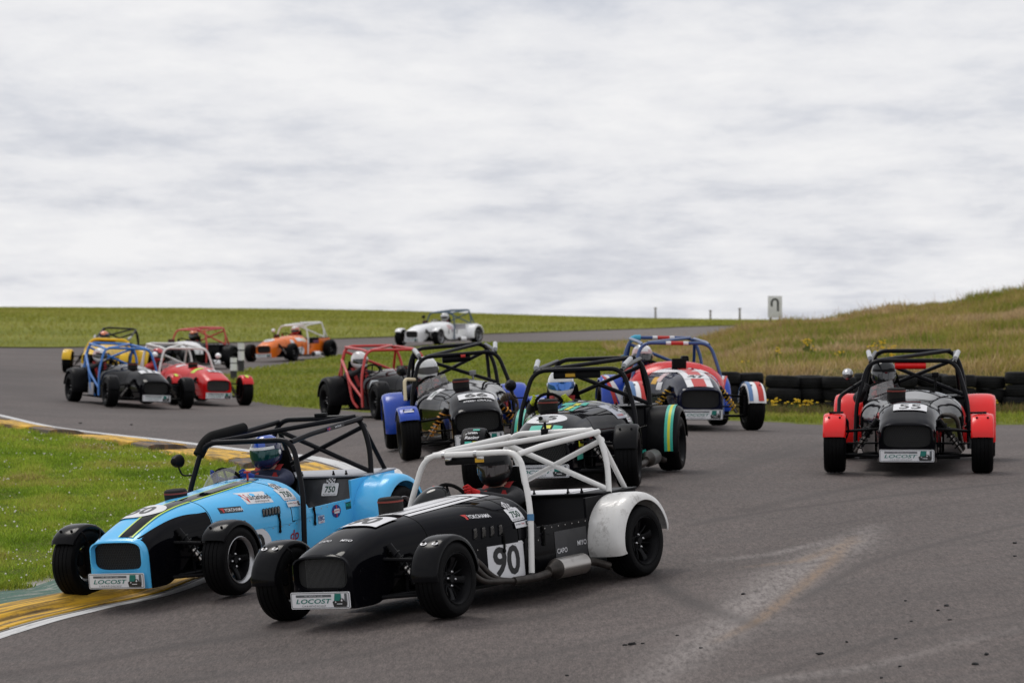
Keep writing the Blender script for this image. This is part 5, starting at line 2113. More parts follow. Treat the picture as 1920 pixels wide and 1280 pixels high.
def extra_90(car, S):
    number_top(car, '90', 1.06, -0.02, 'rect', 0.36, 0.25, 0.03)
    # white stripes with black pinlines over the bonnet
    for nm, (a, b) in (('stripe', ((-0.155, -0.21), (0.105, 0.115))), ('stripe', ((0.125, 0.14), (0.165, 0.19)))):
        top_band(car, nm, 0.81, 0.02, a, b, WHITE_ST)
    top_band(car, 'stripe', 0.0, -0.095, (-0.21, -0.215), (0.19, 0.195), WHITE_ST, 0.006)
    top_band(car, 'pinstripe', 0.81, 0.02, (0.015, 0.02), (0.022, 0.028), BLACK_ST, 0.0052)
    top_band(car, 'pinstripe', 0.81, 0.02, (-0.105, -0.14), (-0.098, -0.132), BLACK_ST, 0.0052)
    bonnet_louvres(car, 0.40, 4, 0.075, 0.485, 1)
    sticker_tyre_maker(car, lambda o: on_side(0.33, 0.60, o, 1, R(-3)), 1.0)
    sticker_750(car, lambda o: on_side(-0.02, 0.575, o + 0.003, 1, R(2)), 0.92)
    decal(car, 'race_number', lambda o: on_side(0.14, 0.268, o, 1, 0, True), [(*poly2(rrect(0.34, 0.25, 0.015)), WHITE_ST), (*T('90', 0.21, 0, 0, 0.03, 0, 0.92), BLACK_ST)])
    decal(car, 'sticker', lambda o: on_side(-0.60, 0.30, o, 1, 0, True), [(*poly2(rrect(0.40, 0.22, 0.004)), GREY_PANEL), (*T('CAPO', 0.035, -0.12, -0.03, 0.01), WHITE_ST), (*T('MIYO', 0.035, 0.13, 0.0, 0.01), WHITE_ST)])
    decal(car, 'sticker', lambda o: on_top(1.42, 0.0, o), [(*T('CAPO', 0.028, -0.095, 0, 0.01, 0.1), WHITE_ST), (*T('MIYO', 0.028, 0.085, 0, 0.01, 0.1), WHITE_ST)])
    # deck stripes
    for y0, y1 in ((-0.46, 0.16), (0.20, 0.26)):
        MB().box((-1.285, (y0 + y1) / 2, 0.6235), (0.42, y1 - y0, 0.003)).build('stripe', [WHITE_ST], car)
    for g in [c for c in car.children if c.name.startswith('front_mudguard')]:
        mb = MB()
        for y0 in (-0.045, 0.045):
            for (w_, h_, r_, mi) in ((0.05, 0.032, 0.3025, 0), (0.022, 0.022, 0.3035, 1)):
                a, b = flat_to(ellipse(w_, h_, 14, y0, 0), [tuple(range(14))], lambda u, v: Vector((r_ * math.cos(R(57) + v / 0.30), u, r_ * math.sin(R(57) + v / 0.30))), 0.03)
                mb.add(a, b, mi)
        mb.build('eye_stickers', [WHITE_ST, BLACK_ST], g, smooth=0)['kind'] = 'stuff'
    camera_on_bar(car, -0.07)
    for yy in (0.04, -0.24):
        mb = MB()
        mb.lathe([(0.024, -0.012), (0.024, 0.012)], 14, 'y', (-0.20, yy, 1.0))
        mb.box((-0.205, yy + 0.03, 0.968), (0.02, 0.05, 0.02), ch=0.004)
        mb.build('clamp', [ALLOY], car)
    mb = MB()
    mb.box((-0.25, -0.10, 0.95), (0.03, 0.34, 0.055), 0, ch=0.012)
    mb.build('wide_mirror', [BLACK_SATIN], car)
    MB().box((-0.233, 0.04, 0.95), (0.004, 0.075, 0.03)).build('sticker', [AMBER_ST], car)
    # dark bubble screen before the driver
    mb = MB()

    def bub(u, v):
        a = (v - 0.5) * math.pi
        r = math.cos(u * math.pi / 2)
        y = -0.30 + 0.17 * math.sin(a) * r
        x = -0.085 + 0.16 * math.cos(a) * r
        return Vector((x, y, topz(min(x, 0.06), max(min(y, 0.45), -0.45)) + 0.004 + 0.10 * math.sin(u * math.pi / 2)))
    mb.grid(bub, 8, 16)
    mb.build('aero_screen', [H_GLOSS], car)
    # tape on the cage leg and wing eyes
    tube_part(car, 'blue_tape', [(-0.092, 0.537, 0.52), (-0.099, 0.5355, 0.565)], 0.0235, M('tape_blue', (0.06, 0.19, 0.36), 0.6))


def extra_50(car, S):
    number_top(car, '50', 1.15, -0.07, 'round', 0.39, 0.30, 0.03)
    top_band(car, 'stripe', 1.585, 0.83, (0.02, 0.02), (0.125, 0.135), BLK)
    top_band(car, 'stripe', 0.815, 0.02, (0.02, 0.02), (0.135, 0.15), BLK)
    top_band(car, 'stripe', 0.0, -0.095, (0.02, 0.02), (0.15, 0.152), BLK, 0.0055)
    for (a, b) in ((0.006, 0.020), (0.125, 0.139)):
        k = 0.0 if a < 0.1 else 1.0
        top_band(car, 'pinstripe', 1.585, 0.83, (a, a + 0.01 * k), (b, b + 0.01 * k), LIME_ST, 0.0045)
        top_band(car, 'pinstripe', 0.815, 0.02, (a + 0.01 * k, a + 0.025 * k), (b + 0.01 * k, b + 0.025 * k), LIME_ST, 0.0045)
    # black side of the nose
    for s in (1, -1):
        mb = MB()
        ZB = spl([1.61, 1.52, 1.35, 1.2, 1.05, 0.82], [0.125, 0.125, 0.14, 0.225, 0.34, 0.385])

        def fn(u, v, s=s):
            x = 1.575 - (1.575 - 0.835) * u
            zb = ZB(x) - 0.005
            zt = 0.49 + 0.10 * math.sin(min(u * 1.15, 1) * math.pi * 0.62)
            z = zb + (zt - zb) * v
            return Vector((x, s * (sidey(x, z) + 0.0045), z))
        mb.grid(fn, 44, 16)
        mb.build('nose_flank', [BLK], car)
    sticker_tyre_maker(car, lambda o: on_side(0.60, 0.565, o, 1, R(-4)), 0.95, BLACK_ST)
    decal(car, 'sticker', lambda o: on_side(0.28, 0.615, o, 1, R(-4)), [(*poly2(rrect(0.25, 0.085, 0.004)), WHITE_ST), (*poly2([(-0.115, 0.03), (-0.098, 0.03), (-0.088, -0.01), (-0.078, 0.03), (-0.065, 0.03), (-0.085, -0.03), (-0.092, -0.03)]), RED_ST),
          (*T('ulcanised', 0.038, 0.03, 0.008, 0.006), BLACK_ST), (*T('ulcanracing.co.uk', 0.018, 0.025, -0.026, 0.004), BLACK_ST)])
    sticker_750(car, lambda o: on_side(-0.02, 0.60, o + 0.003, 1, R(-3)), 0.95)
    decal(car, 'race_number', lambda o: on_side(0.42, 0.27, o, 1, 0, True), [(*poly2(ellipse(0.34, 0.27)), WHITE_ST), (*T('50', 0.16, 0, 0, 0.03), BLACK_ST)])
    bonnet_louvres(car, 0.30, 6, 0.03, 0.50, 1, 0.018, 0.05, BLK)
    pn = lambda x, z, a=0: (lambda o: on_side(x, z, o, 1, a, True))
    decal(car, 'sticker', pn(-0.36, 0.36), [(*poly2(rrect(0.09, 0.06, 0.003)), M('sticker_pale', (0.55, 0.62, 0.72), 0.4)), (*T('EBC', 0.036, 0, 0.008, 0.02), BLUE_ST), (*T('brakes', 0.011, 0, -0.021, 0.0), RED_ST)])
    decal(car, 'sticker', pn(-0.58, 0.395), [(*poly2(ellipse(0.13, 0.10, 24)), BLUE_ST), (*poly2([(-0.055, -0.006), (0.055, -0.006), (0.055, 0.008), (-0.055, 0.008)]), RED_ST),
          (*poly2([(-0.008, -0.048), (0.008, -0.048), (0.008, 0.048), (-0.008, 0.048)]), RED_ST), (*poly2(rrect(0.075, 0.035, 0.004)), WHITE_ST), (*T('power', 0.016, 0, 0.0, 0.006), RED_ST)])
    decal(car, 'sticker', pn(-0.76, 0.415), [(*poly2(rrect(0.075, 0.055, 0.003)), DKGREEN_ST), (*T('MOS', 0.025, 0, 0.006, 0.01), TEAL_ST)])
    decal(car, 'sticker', pn(0.0, 0.28), [(*T('dp', 0.10, 0, 0, 0.02, 0.2), M('sticker_maroon', (0.28, 0.01, 0.03), 0.5))])

    def on_bulk(o):
        def fn(u, v):
            z = 0.515 + v
            x = -0.90 - 0.18 * (z - 0.24) / 0.364
            return Vector((x + 0.004 + o, 0.18 + u, z))
        return fn
    sticker_750(car, on_bulk, 1.0, False)
    rear_light(car)
    # flag and name on the roof bar
    p0, p1 = Vector((-0.72, 0.402, 1.026)), Vector((-0.90, 0.400, 1.035))
    decal(car, 'sticker', lambda o: (lambda u, v: p0.lerp(p1, 0.5) + (p1 - p0).normalized() * u + Vector((0, 0.0225 + o, v))), [(*poly2(rrect(0.26, 0.026, 0.002, 2, 0.0, 0.0)), BLACK_ST), (*poly2(rrect(0.05, 0.026, 0.002, 2, -0.10, 0)), BLUE_ST), (*poly2(rrect(0.05, 0.007, 0.001, 2, -0.10, 0)), RED_ST), (*poly2(rrect(0.008, 0.026, 0.001, 2, -0.10, 0)), RED_ST), (*T('Ian Hardy', 0.022, 0.03, 0, 0.01), WHITE_ST)])
    mb = MB()
    mb.lathe([(0.012, 0.0), (0.008, 0.01), (0.007, 0.05), (0.028, 0.055), (0.028, 0.066), (0, 0.068)], 12, 'z', (-0.07, 0.06, topz(-0.07, 0.06)))
    mb.build('pull_switch', [RED_ST], car)


def extra_teal(car, S):
    decal(car, 'race_number', lambda o: on_top(1.2, -0.02, o), [(*poly2(ellipse(0.36, 0.30, 36)), WHITE_ST), (*T('75', 0.15, 0, 0, 0.035), BLACK_ST)])
    for (x0, x1, a, b, m) in ((0.80, 0.40, 0.00, 0.035, TEAL_ST), (0.76, 0.44, 0.045, 0.085, YELLOW_ST), (0.80, 0.40, 0.095, 0.13, TEAL_ST), (0.36, 0.12, -0.06, 0.04, TEAL_ST), (0.36, 0.18, 0.05, 0.10, YELLOW_ST), (0.34, 0.10, 0.11, 0.16, TEAL_ST),
                              (1.52, 1.40, -0.12, -0.02, TEAL_ST), (1.52, 1.40, 0.00, 0.06, YELLOW_ST), (1.52, 1.40, 0.08, 0.16, TEAL_ST), (0.60, 0.30, -0.16, -0.13, TEAL_ST)):
        top_band(car, 'paint_block', x0, x1, (a, a), (b, b), m, 0.004)
    for (x, z, w, h, m) in ((1.30, 0.30, 0.20, 0.07, TEAL_ST), (1.25, 0.40, 0.16, 0.05, YELLOW_ST)):
        decal(car, 'paint_block', lambda o, x=x, z=z: on_side(x, z, o, 1), [(*poly2(rrect(w, h, 0.004)), m)])
    decal(car, 'sticker', lambda o: on_side(0.10, 0.62, o + 0.003, 1), [(*poly2(rrect(0.22, 0.12, 0.004)), M('sticker_light', (0.42, 0.44, 0.5), 0.4)), (*T('750', 0.04, 0.04, 0.02, 0.02), BLACK_ST), (*T('YOKOHAMA', 0.018, 0, -0.03, 0.01), RED_ST)])
    # lettering on the far front wing
    mg = [c for c in car.children if c.name.startswith('front_mudguard')]
    for g in mg:
        if g.location.y < 0:
            def fn(u, v):
                a = R(52) + v / 0.30
                return Vector((0.3045 * math.cos(a), u, 0.3045 * math.sin(a)))
            mb = MB()
            mats = [WHITE_ST, TEAL_ST, YELLOW_ST]
            for gm, mi in ((T('Junior', 0.045, 0, 0.035, 0.02, 0.2), 0), (T('Racing', 0.045, 0, -0.03, 0.02, 0.2), 0), (poly2(rrect(0.06, 0.03, 0.002, 2, -0.03, -0.085)), 1), (poly2(rrect(0.05, 0.03, 0.002, 2, 0.035, -0.085)), 2), (poly2(rrect(0.06, 0.03, 0.002, 2, 0.03, 0.09)), 1)):
                a, b = flat_to(gm[0], gm[1], lambda u, v: fn(u, v), 0.04)
                mb.add(a, b, mi)
            mb.build('lettering', mats, g, smooth=0)
    for k, z in enumerate((0.37, 0.33, 0.28, 0.24)):
        decal(car, 'paint_block', lambda o, z=z, k=k: on_side(-0.18 - 0.02 * (k % 2), z, o, 1, 0, True), [(*poly2(rrect(0.10 + 0.03 * (k % 2), 0.028, 0.002)), TEAL_ST)])
    decal(car, 'paint_block', lambda o: on_side(-0.62, 0.20, o, 1, 0, True), [(*poly2(rrect(0.2, 0.06, 0.004)), TEAL_ST)])
    for y, m in ((-0.36, TEAL_ST), (-0.20, YELLOW_ST), (0.0, WHITE_ST), (0.25, WHITE_ST)):
        MB().box((-1.10, y, 0.6235), (0.03, 0.14, 0.003)).build('paint_block', [m], car)
    mb = MB()
    mb.box((-0.25, -0.02, 0.95), (0.03, 0.44, 0.065), 0, ch=0.014)
    mb.build('wide_mirror', [BLACK_SATIN], car)
    MB().box((-0.233, -0.08, 0.95), (0.004, 0.09, 0.03)).build('sticker', [AMBER_ST], car)
    sticker_750(car, lambda o: on_side(-0.02, 0.60, o + 0.003, 1), 0.8)


def extra_66(car, S):
    number_top(car, '66', 1.27, 0.03, 'rect', 0.37, 0.17, 0.035)
    decal(car, 'sticker', lambda o: on_top(1.405, 0.03, o), [(*T('SPEED CRAZE', 0.035, 0, 0, 0.015, 0.3), WHITE_ST)])
    decal(car, 'sticker', lambda o: on_side(0.35, 0.62, o, -1), [(*poly2(rrect(0.16, 0.10, 0.004)), WHITE_ST), (*T('750', 0.05, 0, 0, 0.02), DKGREEN_ST)])
    for g in [c for c in car.children if c.name.startswith('front_mudguard')]:
        mb = MB()
        for gm in (T('TEAM', 0.022, 0, 0.02, 0.02), poly2(rrect(0.10, 0.022, 0.003, 2, 0, -0.015))):
            a, b = flat_to(gm[0], gm[1], lambda u, v: Vector((0.3045 * math.cos(R(58) + v / 0.30), u, 0.3045 * math.sin(R(58) + v / 0.30))), 0.04)
            mb.add(a, b)
        mb.build('lettering', [WHITE_ST], g, smooth=0)
    # cream grab tube by the right side of the cage, ribbed intake hose on the left
    tube_part(car, 'grab_tube', [(0.05, -0.50, 0.78), (0.22, -0.62, 0.80), (0.30, -0.63, 0.58)], 0.018, CREAM, 0.06)
    mb = MB()
    for k in range(14):
        a = k / 13
        ang = R(150 - 190 * a)
        mb.lathe([(0.035, -0.008), (0.046, 0.0), (0.035, 0.008)], 12, 'y', (0.86 + 0.02 * a, 0.40 + 0.09 * math.cos(ang), 0.46 + 0.10 * math.sin(ang)))
    mb.build('intake_hose', [M('hose_brown', (0.10, 0.075, 0.05), 0.7)], car)
    MB().box((-0.172, 0.05, 0.98), (0.03, 0.05, 0.03), ch=0.006).build('sticker', [RED_ST], car)
    mb = MB()
    mb.box((-1.12, 0.22, 0.76), (0.04, 0.07, 0.05), ch=0.008)
    mb.tube([(-1.12, 0.22, 0.74), (-1.12, 0.22, 0.62)], 0.01, 6)
    mb.build('camera', [M('camera_grey', (0.25, 0.25, 0.26), 0.4)], car)
    MB().box((-1.285, 0.30, 0.6235), (0.40, 0.34, 0.003)).build('deck_panel', [WHITE_ST], car)


def extra_55(car, S):
    number_top(car, '55', 1.25, 0.02, 'rect', 0.31, 0.19, 0.015)
    mb = MB()
    mb.box((-1.12, 0.20, 0.83), (0.05, 0.07, 0.05), ch=0.01)
    mb.tube([(-1.12, 0.20, 0.81), (-1.12, 0.20, 0.62)], 0.011, 6)
    mb.build('camera', [BLACK_SATIN], car)
    tube_part(car, 'side_bar', [(-0.15, -0.48, 0.80), (-0.1, -0.70, 0.66), (0.10, -0.70, 0.42)], 0.019, BLACK_TUBE, 0.06)
    mb = MB()
    for k in range(3):
        mb.tube(fillet([(0.80 - 0.07 * k, 0.25, 0.52), (0.84 - 0.07 * k, 0.44, 0.52), (0.80 - 0.07 * k, 0.47, 0.30), (0.6, 0.50, 0.2)], 0.08), 0.020, 10)
    mb.build('exhaust_manifold', [BURNT], car)
    MB().tube([(1.20, -0.73, 0.562), (1.22, -0.60, 0.564)], 0.011, 6).build('wing_bolt', [BLACK_SATIN], car)
    MB().tube([(1.20, 0.72, 0.564), (1.22, 0.57, 0.562)], 0.011, 6).build('wing_bolt', [BLACK_SATIN], car)


def extra_flag(car, S):
    W, Rr = WHITE_ST, RED_ST
    MB().grid(lambda u, v: arch_pt(0.16 - 0.34 * u, v, 0.39, 0.006 + 0.062 * min(1, u * 2.2) ** 0.7), 8, 44).build('scuttle_cowl', [REDP], car)
    top_band(car, 'flag_stripe', 1.58, 0.72, (-0.15, -0.15), (0.15, 0.15), W, 0.0035)
    top_band(car, 'flag_stripe', 1.58, 0.72, (-0.075, -0.075), (0.075, 0.075), Rr, 0.0050)
    top_band(car, 'flag_stripe', 0.80, 0.10, (-0.16, -0.36), (-0.02, -0.26), W, 0.0065)
    top_band(car, 'flag_stripe', 0.80, 0.10, (0.02, 0.26), (0.16, 0.36), W, 0.0065)
    top_band(car, 'flag_stripe', 0.78, 0.12, (-0.05, -0.08), (0.05, 0.08), Rr, 0.0040)
    number_top(car, '47', 1.27, 0.0, 'rect', 0.30, 0.15, 0.035)
    MB().box((0.30, -0.04, 0.735), (0.06, 0.17, 0.17), ch=0.012).build('air_scoop', [BLACK_MATT], car)
    for (x, z, w, h, m) in ((0.62, 0.60, 0.16, 0.10, H_PINK), (0.50, 0.56, 0.16, 0.08, AMBER_ST), (0.70, 0.50, 0.17, 0.09, WHITE_ST)):
        decal(car, 'sticker', lambda o, x=x, z=z: on_side(x, z, o, -1), [(*poly2(rrect(w, h, 0.01)), m)])
    for yy in (0.0,):
        for (a, b, m) in ((-0.12, -0.06, W), (-0.06, 0.09, Rr), (0.09, 0.15, W)):
            MB().tube([(-0.20, a, 1.0), (-0.20, b, 1.0)], 0.0235, 12).build('tape_band', [m], car)
            MB().tube([(-1.24, a, 1.065), (-1.24, b, 1.065)], 0.0235, 12).build('tape_band', [m], car)
    tube_part(car, 'bar_padding', [(-1.20, -0.478, 0.80), (-1.205, -0.473, 0.845)], 0.036, CYAN_PAD)
    tube_part(car, 'bar_padding', [(-1.235, -0.40, 1.03), (-1.24, -0.34, 1.062), (-1.24, -0.27, 1.065)], 0.036, CYAN_PAD)
    mb = MB()
    mb.box((-1.0, 0.22, 0.66), (0.14, 0.16, 0.16), ch=0.04)
    mb.box((-1.0, 0.24, 0.79), (0.10, 0.10, 0.12), ch=0.03)
    mb.build('fire_extinguisher', [BLACK_SATIN], car)
    decal(car, 'sticker', lambda o: on_side(-0.1, 0.50, o + 0.003, -1), [(*poly2(rrect(0.10, 0.2, 0.01)), WHITE_ST)])


def extra_red_cage(car, S):
    decal(car, 'race_number', lambda o: on_side(0.42, 0.27, o, -1, 0, True), [(*poly2(ellipse(0.28, 0.27)), WHITE_ST), (*T('35', 0.15, 0, 0, 0.03), BLACK_ST)])
    decal(car, 'sticker', lambda o: on_side(0.20, 0.50, o, -1), [(*poly2(rrect(0.20, 0.12, 0.01)), M('sticker_silver', (0.42, 0.45, 0.47), 0.4))])
    for (x0, x1, m) in ((0.30, 0.22, AMBER_ST), (0.20, 0.10, RED_ST), (0.08, 0.02, H_PINK)):
        top_band(car, 'paint_block', x0, x1, (-0.10, -0.10), (0.22, 0.22), m, 0.004)


def extra_blue_cage(car, S):
    number_top(car, '11', 1.18, 0.0, 'rect', 0.36, 0.20, 0.05)
    MB().box((-0.42, -0.575, 0.27), (0.30, 0.02, 0.22), ch=0.006).build('side_box', [M('box_grey', (0.35, 0.35, 0.37), 0.5)], car)


def extra_red(car, S):
    number_top(car, '54', 1.22, 0.06, 'rect', 0.26, 0.15, 0.04)
    top_band(car, 'paint_block', 1.02, 0.88, (-0.26, -0.28), (-0.06, -0.06), LIME_ST, 0.004)
    for a, b in ((-0.30, -0.12), (0.10, 0.32)):
        top_band(car, 'paint_block', 0.24, 0.10, (a, a), (b, b), WHITE_ST, 0.004)
    for g in [c for c in car.children if c.name.startswith('front_mudguard')]:
        fender_band(g, 'band', (0, 0), 0.292, -0.03, 0.03, R(60), R(120), LIME_ST)


def extra_yellow(car, S):
    number_top(car, '8', 1.05, 0.0, 'rect', 0.3, 0.2, 0.05)


def extra_orange(car, S):
    number_top(car, '17', 1.25, -0.02, 'round', 0.34, 0.28, 0.03)
    decal(car, 'race_number', lambda o: on_side(0.22, 0.27, o, 1, 0, True), [(*poly2(ellipse(0.30, 0.27)), WHITE_ST), (*T('17', 0.15, 0, 0, 0.03), BLACK_ST)])
    for (x, z, w, h, m) in ((0.55, 0.55, 0.14, 0.10, WHITE_ST), (0.20, 0.60, 0.24, 0.10, WHITE_ST), (0.0, 0.58, 0.16, 0.11, M('sticker_cream', (0.6, 0.55, 0.42), 0.5))):
        decal(car, 'sticker', lambda o, x=x, z=z: on_side(x, z, o + 0.003, 1), [(*poly2(rrect(w, h, 0.01)), m)])
    for (y, z, w, h, m) in ((0.30, 0.58, 0.18, 0.08, M('panel_purple', (0.25, 0.12, 0.22), 0.5)), (0.15, 0.44, 0.4, 0.10, AMBER_ST), (0.40, 0.47, 0.06, 0.1, TEAL_ST)):
        z -= 0.07
        x = -0.90 - 0.18 * (z - 0.24) / 0.364 + 0.012
        MB().box((x, y, z), (0.008, w, h), rot=None).build('paint_block', [m], car)


def extra_white(car, S):
    decal(car, 'race_number', lambda o: on_top(1.05, -0.03, o), [(*T('41', 0.17, 0, 0, 0.03), GREY_ST)])
    for (x, z, w, h, m) in ((0.10, 0.55, 0.16, 0.14, H_PINK), (-0.02, 0.50, 0.08, 0.2, M('sticker_mauve', (0.5, 0.42, 0.5), 0.5))):
        decal(car, 'sticker', lambda o, x=x, z=z: on_side(x, z, o + 0.003, 1), [(*poly2(rrect(w, h, 0.01)), m)])


GREY_PANEL = M('sticker_charcoal', (0.035, 0.035, 0.038), 0.45, var=0.3)
SILVER_LIP = (BLACK_SATIN, M('rim_lip', (0.42, 0.42, 0.43), 0.3, metal=0.9, dirt=0.3))
GREY_RIM = (M('rim_grey', (0.16, 0.16, 0.17), 0.4, metal=0.6), M('rim_grey_lip', (0.30, 0.30, 0.31), 0.35, metal=0.7))

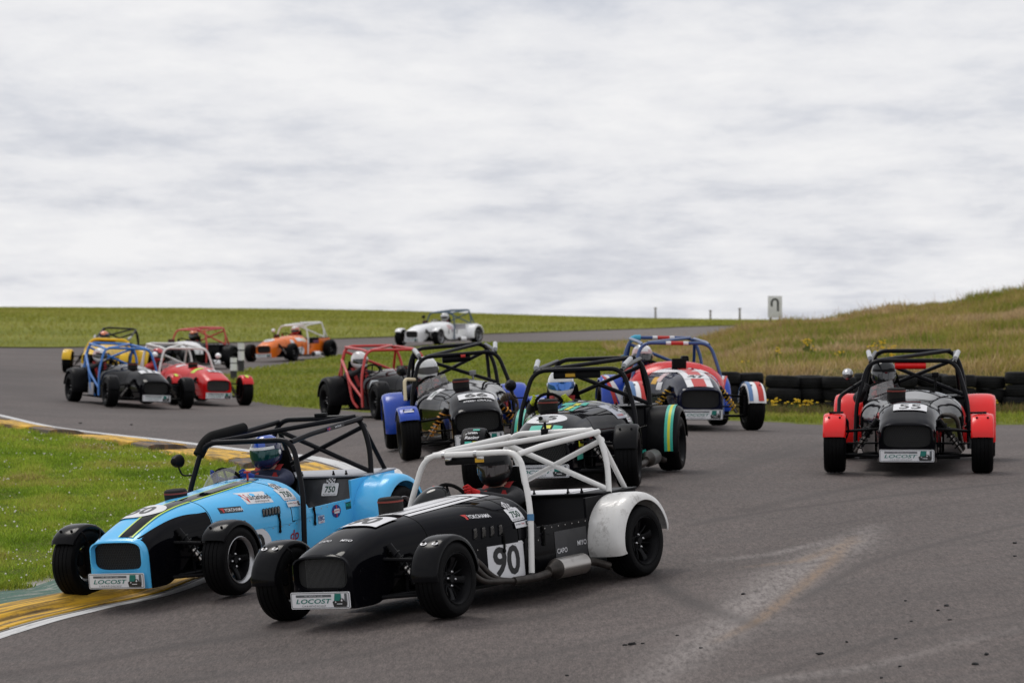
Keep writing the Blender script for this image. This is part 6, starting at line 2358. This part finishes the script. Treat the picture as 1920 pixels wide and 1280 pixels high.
CARS = [
    dict(label='black race car with white roll cage and rear wings, number 90, nearest the camera', px=842, d=23.05, side=1, theta=35, steer=4, paint=BLK, cage=WHITE_TUBE, front_fender=BLACK_GLOSS, rear_fender=WHITE_WING,
         deck=BLACK_SATIN, quarter=BLACK_SATIN, bulkhead=BLACK_SATIN, side_mat=BLACK_GLOSS, grille='bars', grille_mat=M('grille_grey', (0.06, 0.06, 0.06), 0.5), front_arc=(2, 176), extra=extra_90, filter=(0.66, -0.10), filter_h=0.015, mirror=None,
         driver=dict(label='driver in matt black helmet and red gloves, sitting in car 90', suit=SUIT_K, glove=GLOVE_RED, helmet=H_BLACK, visor=V_BRONZE, yaw=14)),
    dict(label='light blue race car with black stripe, number 50, riding the yellow kerb', px=438, d=25.4, side=1, theta=29.6, steer=0, kerb=0.05, paint=SKYBLUE, cage=BLACK_TUBE, front_fender=BLACK_GLOSS, rear_fender=SKYBLUE, rim=1, rim_mats=SILVER_LIP,
         deck=GREY_DECK, bulkhead=DK_PANEL, exhaust=None, front_arc=(38, 172), extra=extra_50, filter=(0.60, -0.15), filter_h=-0.03, screen=SCREEN, mirror=(-1,), pad=BLACK_MATT, frame_mat=BLACK_SATIN,
         driver=dict(label='driver in blue helmet with teal visor and blue gloves in car 50', suit=SUIT_NAVY, glove=GLOVE_BLUE, helmet=(H_BLUE, H_NAVY, H_NAVY), visor=V_TEAL, mount=H_WHITE, yaw=10)),
    dict(label='black race car with teal and yellow bands on its wings, behind car 90', px=1180, d=30.2, side=1, theta=12, steer=5, paint=BLK, cage=BLACK_TUBE, front_fender=BLACK_SATIN, rear_fender=BLACK_SATIN, front_arc=(20, 172),
         rear_bands=((0.672, 0.700, TEAL_ST), (0.700, 0.726, YELLOW_ST), (0.726, 0.752, TEAL_ST)), end_caps=PALE_SLEEVE, extra=extra_teal, mirror=(-1,), silencer=M('silencer_grey', (0.10, 0.10, 0.10), 0.5, metal=0.5),
         driver=dict(label='driver in white helmet with blue visor and yellow-green gloves', suit=SUIT_K, glove=GLOVE_LIME, helmet=H_WHITE, visor=V_BLUE, mount=H_WHITE, yaw=12)),
    dict(label='black race car with royal blue wings, number 66', px=770, d=35.5, side=-1, theta=-5.7, steer=3, paint=BLK, cage=BLACK_TUBE, front_fender=ROYAL, rear_fender=ROYAL, spring=ORANGE_SPR, front_arc=(35, 150),
         end_caps=PALE_SLEEVE, extra=extra_66, mirror=(-1,), screen=SCREEN, exhaust=None, rain_pod=BLACK_SATIN, filter=(0.60, -0.06),
         driver=dict(label='driver in plain white helmet with open-looking visor in car 66', suit=SUIT_NAVY, glove=SUIT_K, helmet=H_WHITE, visor=V_CLEAR, mount=H_WHITE, yaw=8)),
    dict(label='glossy black race car with red wings, number 55, alone at the right', px=1566, d=32.3, side=-1, theta=8.2, steer=1, paint=BLK, cage=BLACK_TUBE, front_fender=RED_WING, rear_fender=RED_WING, grille='hex', front_arc=(18, 150),
         end_caps=PALE_SLEEVE, extra=extra_55, mirror=(-1,), mirror_mat=ALLOY, screen=SCREEN, rain_pod=RED_WING, exhaust=None, rear_r=0.375, screen_w=0.26, screen_h=0.10,
         driver=dict(label='driver in glossy black helmet in the red-winged car 55', suit=SUIT_K, glove=SUIT_K, helmet=H_GLOSS, visor=LENS, yaw=2)),
    dict(label='navy race car with union flag stripes and red scuttle, before the bank', px=1410, d=40.1, side=1, theta=-6.5, steer=4, paint=NAVY, scuttle=REDP, cage=NAVY_TUBE, front_fender=WHITE_P, rear_fender=ROYAL, cross=False,
         front_bands=((-0.105, -0.055, M('band_blue', (0.10, 0.20, 0.40), 0.4)), (0.005, 0.07, RED_ST)), rear_flag=((0.52, 0.58, 0.70, 0.76, WHITE_ST), (0.60, 0.65, 0.74, 0.78, RED_ST)), extra=extra_flag, filter=None, exhaust=None, spring=AMBER_ST,
         driver=dict(label='driver in patterned pale pink and blue helmet in the flag-striped car', suit=SUIT_RED, glove=SUIT_K, helmet=(H_WHITE, H_PINK, H_NAVY), visor=LENS, mount=H_PINK, yaw=2)),
    dict(label='black race car with red roll cage and side bar, left of car 66', px=713, d=50.0, side=-1, theta=-21, steer=-4, paint=BLK, cage=RED_TUBE, front_fender=BLACK_SATIN, rear_fender=BLACK_SATIN, side_bar=True, cross=False, extra=extra_red_cage, exhaust=None,
         driver=dict(label='driver in white helmet under the red cage beside car 66', suit=SUIT_K, glove=SUIT_K, helmet=H_WHITE, visor=LENS, mount=H_WHITE, yaw=6)),
    dict(label='black race car with bright blue roll cage at the left', px=206, d=60.0, side=-1, theta=-23, steer=-3, paint=BLK, cage=BLUE_TUBE, front_fender=BLACK_SATIN, rear_fender=BLACK_SATIN, side_bar=True, extra=extra_blue_cage, exhaust=None,
         driver=dict(label='driver in pale helmet inside the bright blue roll cage', suit=SUIT_K, glove=SUIT_K, helmet=(H_WHITE, H_PINK, H_WHITE), visor=LENS, yaw=6)),
    dict(label='red race car with white roll cage, right of the blue-caged car', px=458, d=63.3, side=1, theta=-25, steer=-3, paint=REDP, cage=WHITE_TUBE, front_fender=REDP, rear_fender=REDP, cross=False, extra=extra_red, exhaust=None, screen=SCREEN, mirror=(1, -1), mirror_mat=WHITE_P,
         grille_mat=M('grille_pale', (0.12, 0.12, 0.12), 0.5), front_arc=(30, 150),
         driver=dict(label='driver in red and dark helmet behind the white-caged red bonnet', suit=SUIT_RED, glove=SUIT_K, helmet=(H_RED, H_NAVY, H_RED), visor=LENS, yaw=6)),
    dict(label='yellow race car with black roll cage behind the blue-caged car', px=126, d=81.0, side=-1, theta=6, steer=4, paint=YELLOW_P, cage=BLACK_TUBE, hoop_mat=YELLOW_P, hoop_r=0.034, zf=0.80, front_fender=YELLOW_P, rear_fender=YELLOW_P, extra=extra_yellow, exhaust=None, rain_pod=BLACK_SATIN, end_caps=PALE_SLEEVE,
         driver=dict(label='driver in orange and dark helmet in the yellow car', suit=SUIT_K, glove=SUIT_K, helmet=(H_ORANGE, H_NAVY, H_NAVY), visor=LENS, yaw=4)),
    dict(label='black and white race car with red roll cage behind the white-caged car', px=352, d=88.0, side=1, theta=24, steer=4, paint=BLK, bonnet=WHITE_P, cage=RED_TUBE, front_fender=BLACK_SATIN, rear_fender=BLACK_SATIN, extra=None, exhaust='left', silencer=WHITE_P,
         driver=dict(label='driver in dark red helmet under the far red roll cage', suit=SUIT_K, glove=SUIT_K, helmet=(H_ORANGE, H_BLACK, H_BLACK), visor=LENS, yaw=6)),
    dict(label='orange race car with bare wheels and white roll cage', px=549, d=99.2, side=1, theta=24.7, steer=4, paint=ORANGE_P, cage=WHITE_TUBE, front_fender=None, rear_fender=None, cross=False, extra=extra_orange, mirror=(-1,), mirror_mat=WHITE_P, silencer=WHITE_P,
         driver=dict(label='driver in orange and white helmet in the orange car', suit=SUIT_RED, glove=SUIT_RED, helmet=(H_WHITE, H_ORANGE, H_RED), visor=LENS, mount=H_ORANGE, yaw=6)),
    dict(label='white race car with dark blue roll cage, farthest up the track', px=822, d=107.4, side=1, theta=30, steer=3, paint=WHITE_P, cage=TEALBLUE_TUBE, front_fender=WHITE_P, rear_fender=WHITE_P, rim=1, rim_mats=GREY_RIM, front_arc=(40, 150), extra=extra_white, silencer=WHITE_P, mirror=(-1,),
         bulkhead=M('panel_pale', (0.42, 0.40, 0.42), 0.4), deck=WHITE_DECK, screen=SCREEN,
         driver=dict(label='driver in white helmet with dark visor in the farthest white car', suit=SUIT_K, glove=SUIT_K, helmet=H_WHITE, visor=LENS, mount=H_WHITE, yaw=8)),
]
for S in CARS:
    build_car(S)
    build_driver(S)


# ------------------------------------------------------------------ crumbs of rubber on the asphalt
def crumb_mesh(seed):
    r = random.Random(seed)
    bm = bmesh.new()
    bmesh.ops.create_icosphere(bm, subdivisions=2, radius=1.0)
    for v in bm.verts:
        v.co = Vector((v.co.x * 1.0, v.co.y * 0.55, v.co.z * 0.35)) * (0.7 + 0.5 * r.random())
    me = bpy.data.meshes.new('rubber_crumb')
    bm.to_mesh(me)
    bm.free()
    me.materials.append(M('crumb_rubber', (0.010, 0.010, 0.011), 0.8))
    return me


CRUMBS = [crumb_mesh(i) for i in range(4)]
for k, (px, py, s) in enumerate([(1394, 1114, 0.022), (1186, 1214, 0.030), (1172, 1216, 0.018), (1538, 1234, 0.026), (1829, 1249, 0.026), (1850, 1233, 0.026), (1903, 1019, 0.022), (1903, 1047, 0.018), (1698, 1132, 0.016), (1775, 1140, 0.024),
                                 (1759, 1145, 0.018), (1709, 1166, 0.014), (1781, 1166, 0.014), (1588, 1205, 0.018), (1680, 1204, 0.014), (1270, 1197, 0.014), (1205, 1207, 0.014), (1314, 1220, 0.014), (1063, 1270, 0.016), (1688, 1256, 0.016), (1653, 1277, 0.016), (150, 795, 0.03), (246, 797, 0.03)]):
    x, y = ground_pix(px, py)
    o = bpy.data.objects.new('rubber_crumb', CRUMBS[k % 4])
    COL.objects.link(o)
    o.location = (x, y, z1(x, y) + s * 0.2)
    o.scale = (s, s, s)
    o.rotation_euler = (0, 0, random.uniform(0, 6))
    tag(o, 'small black crumb of tyre rubber lying on the asphalt', 'rubber crumb', 'rubber crumbs on the asphalt')
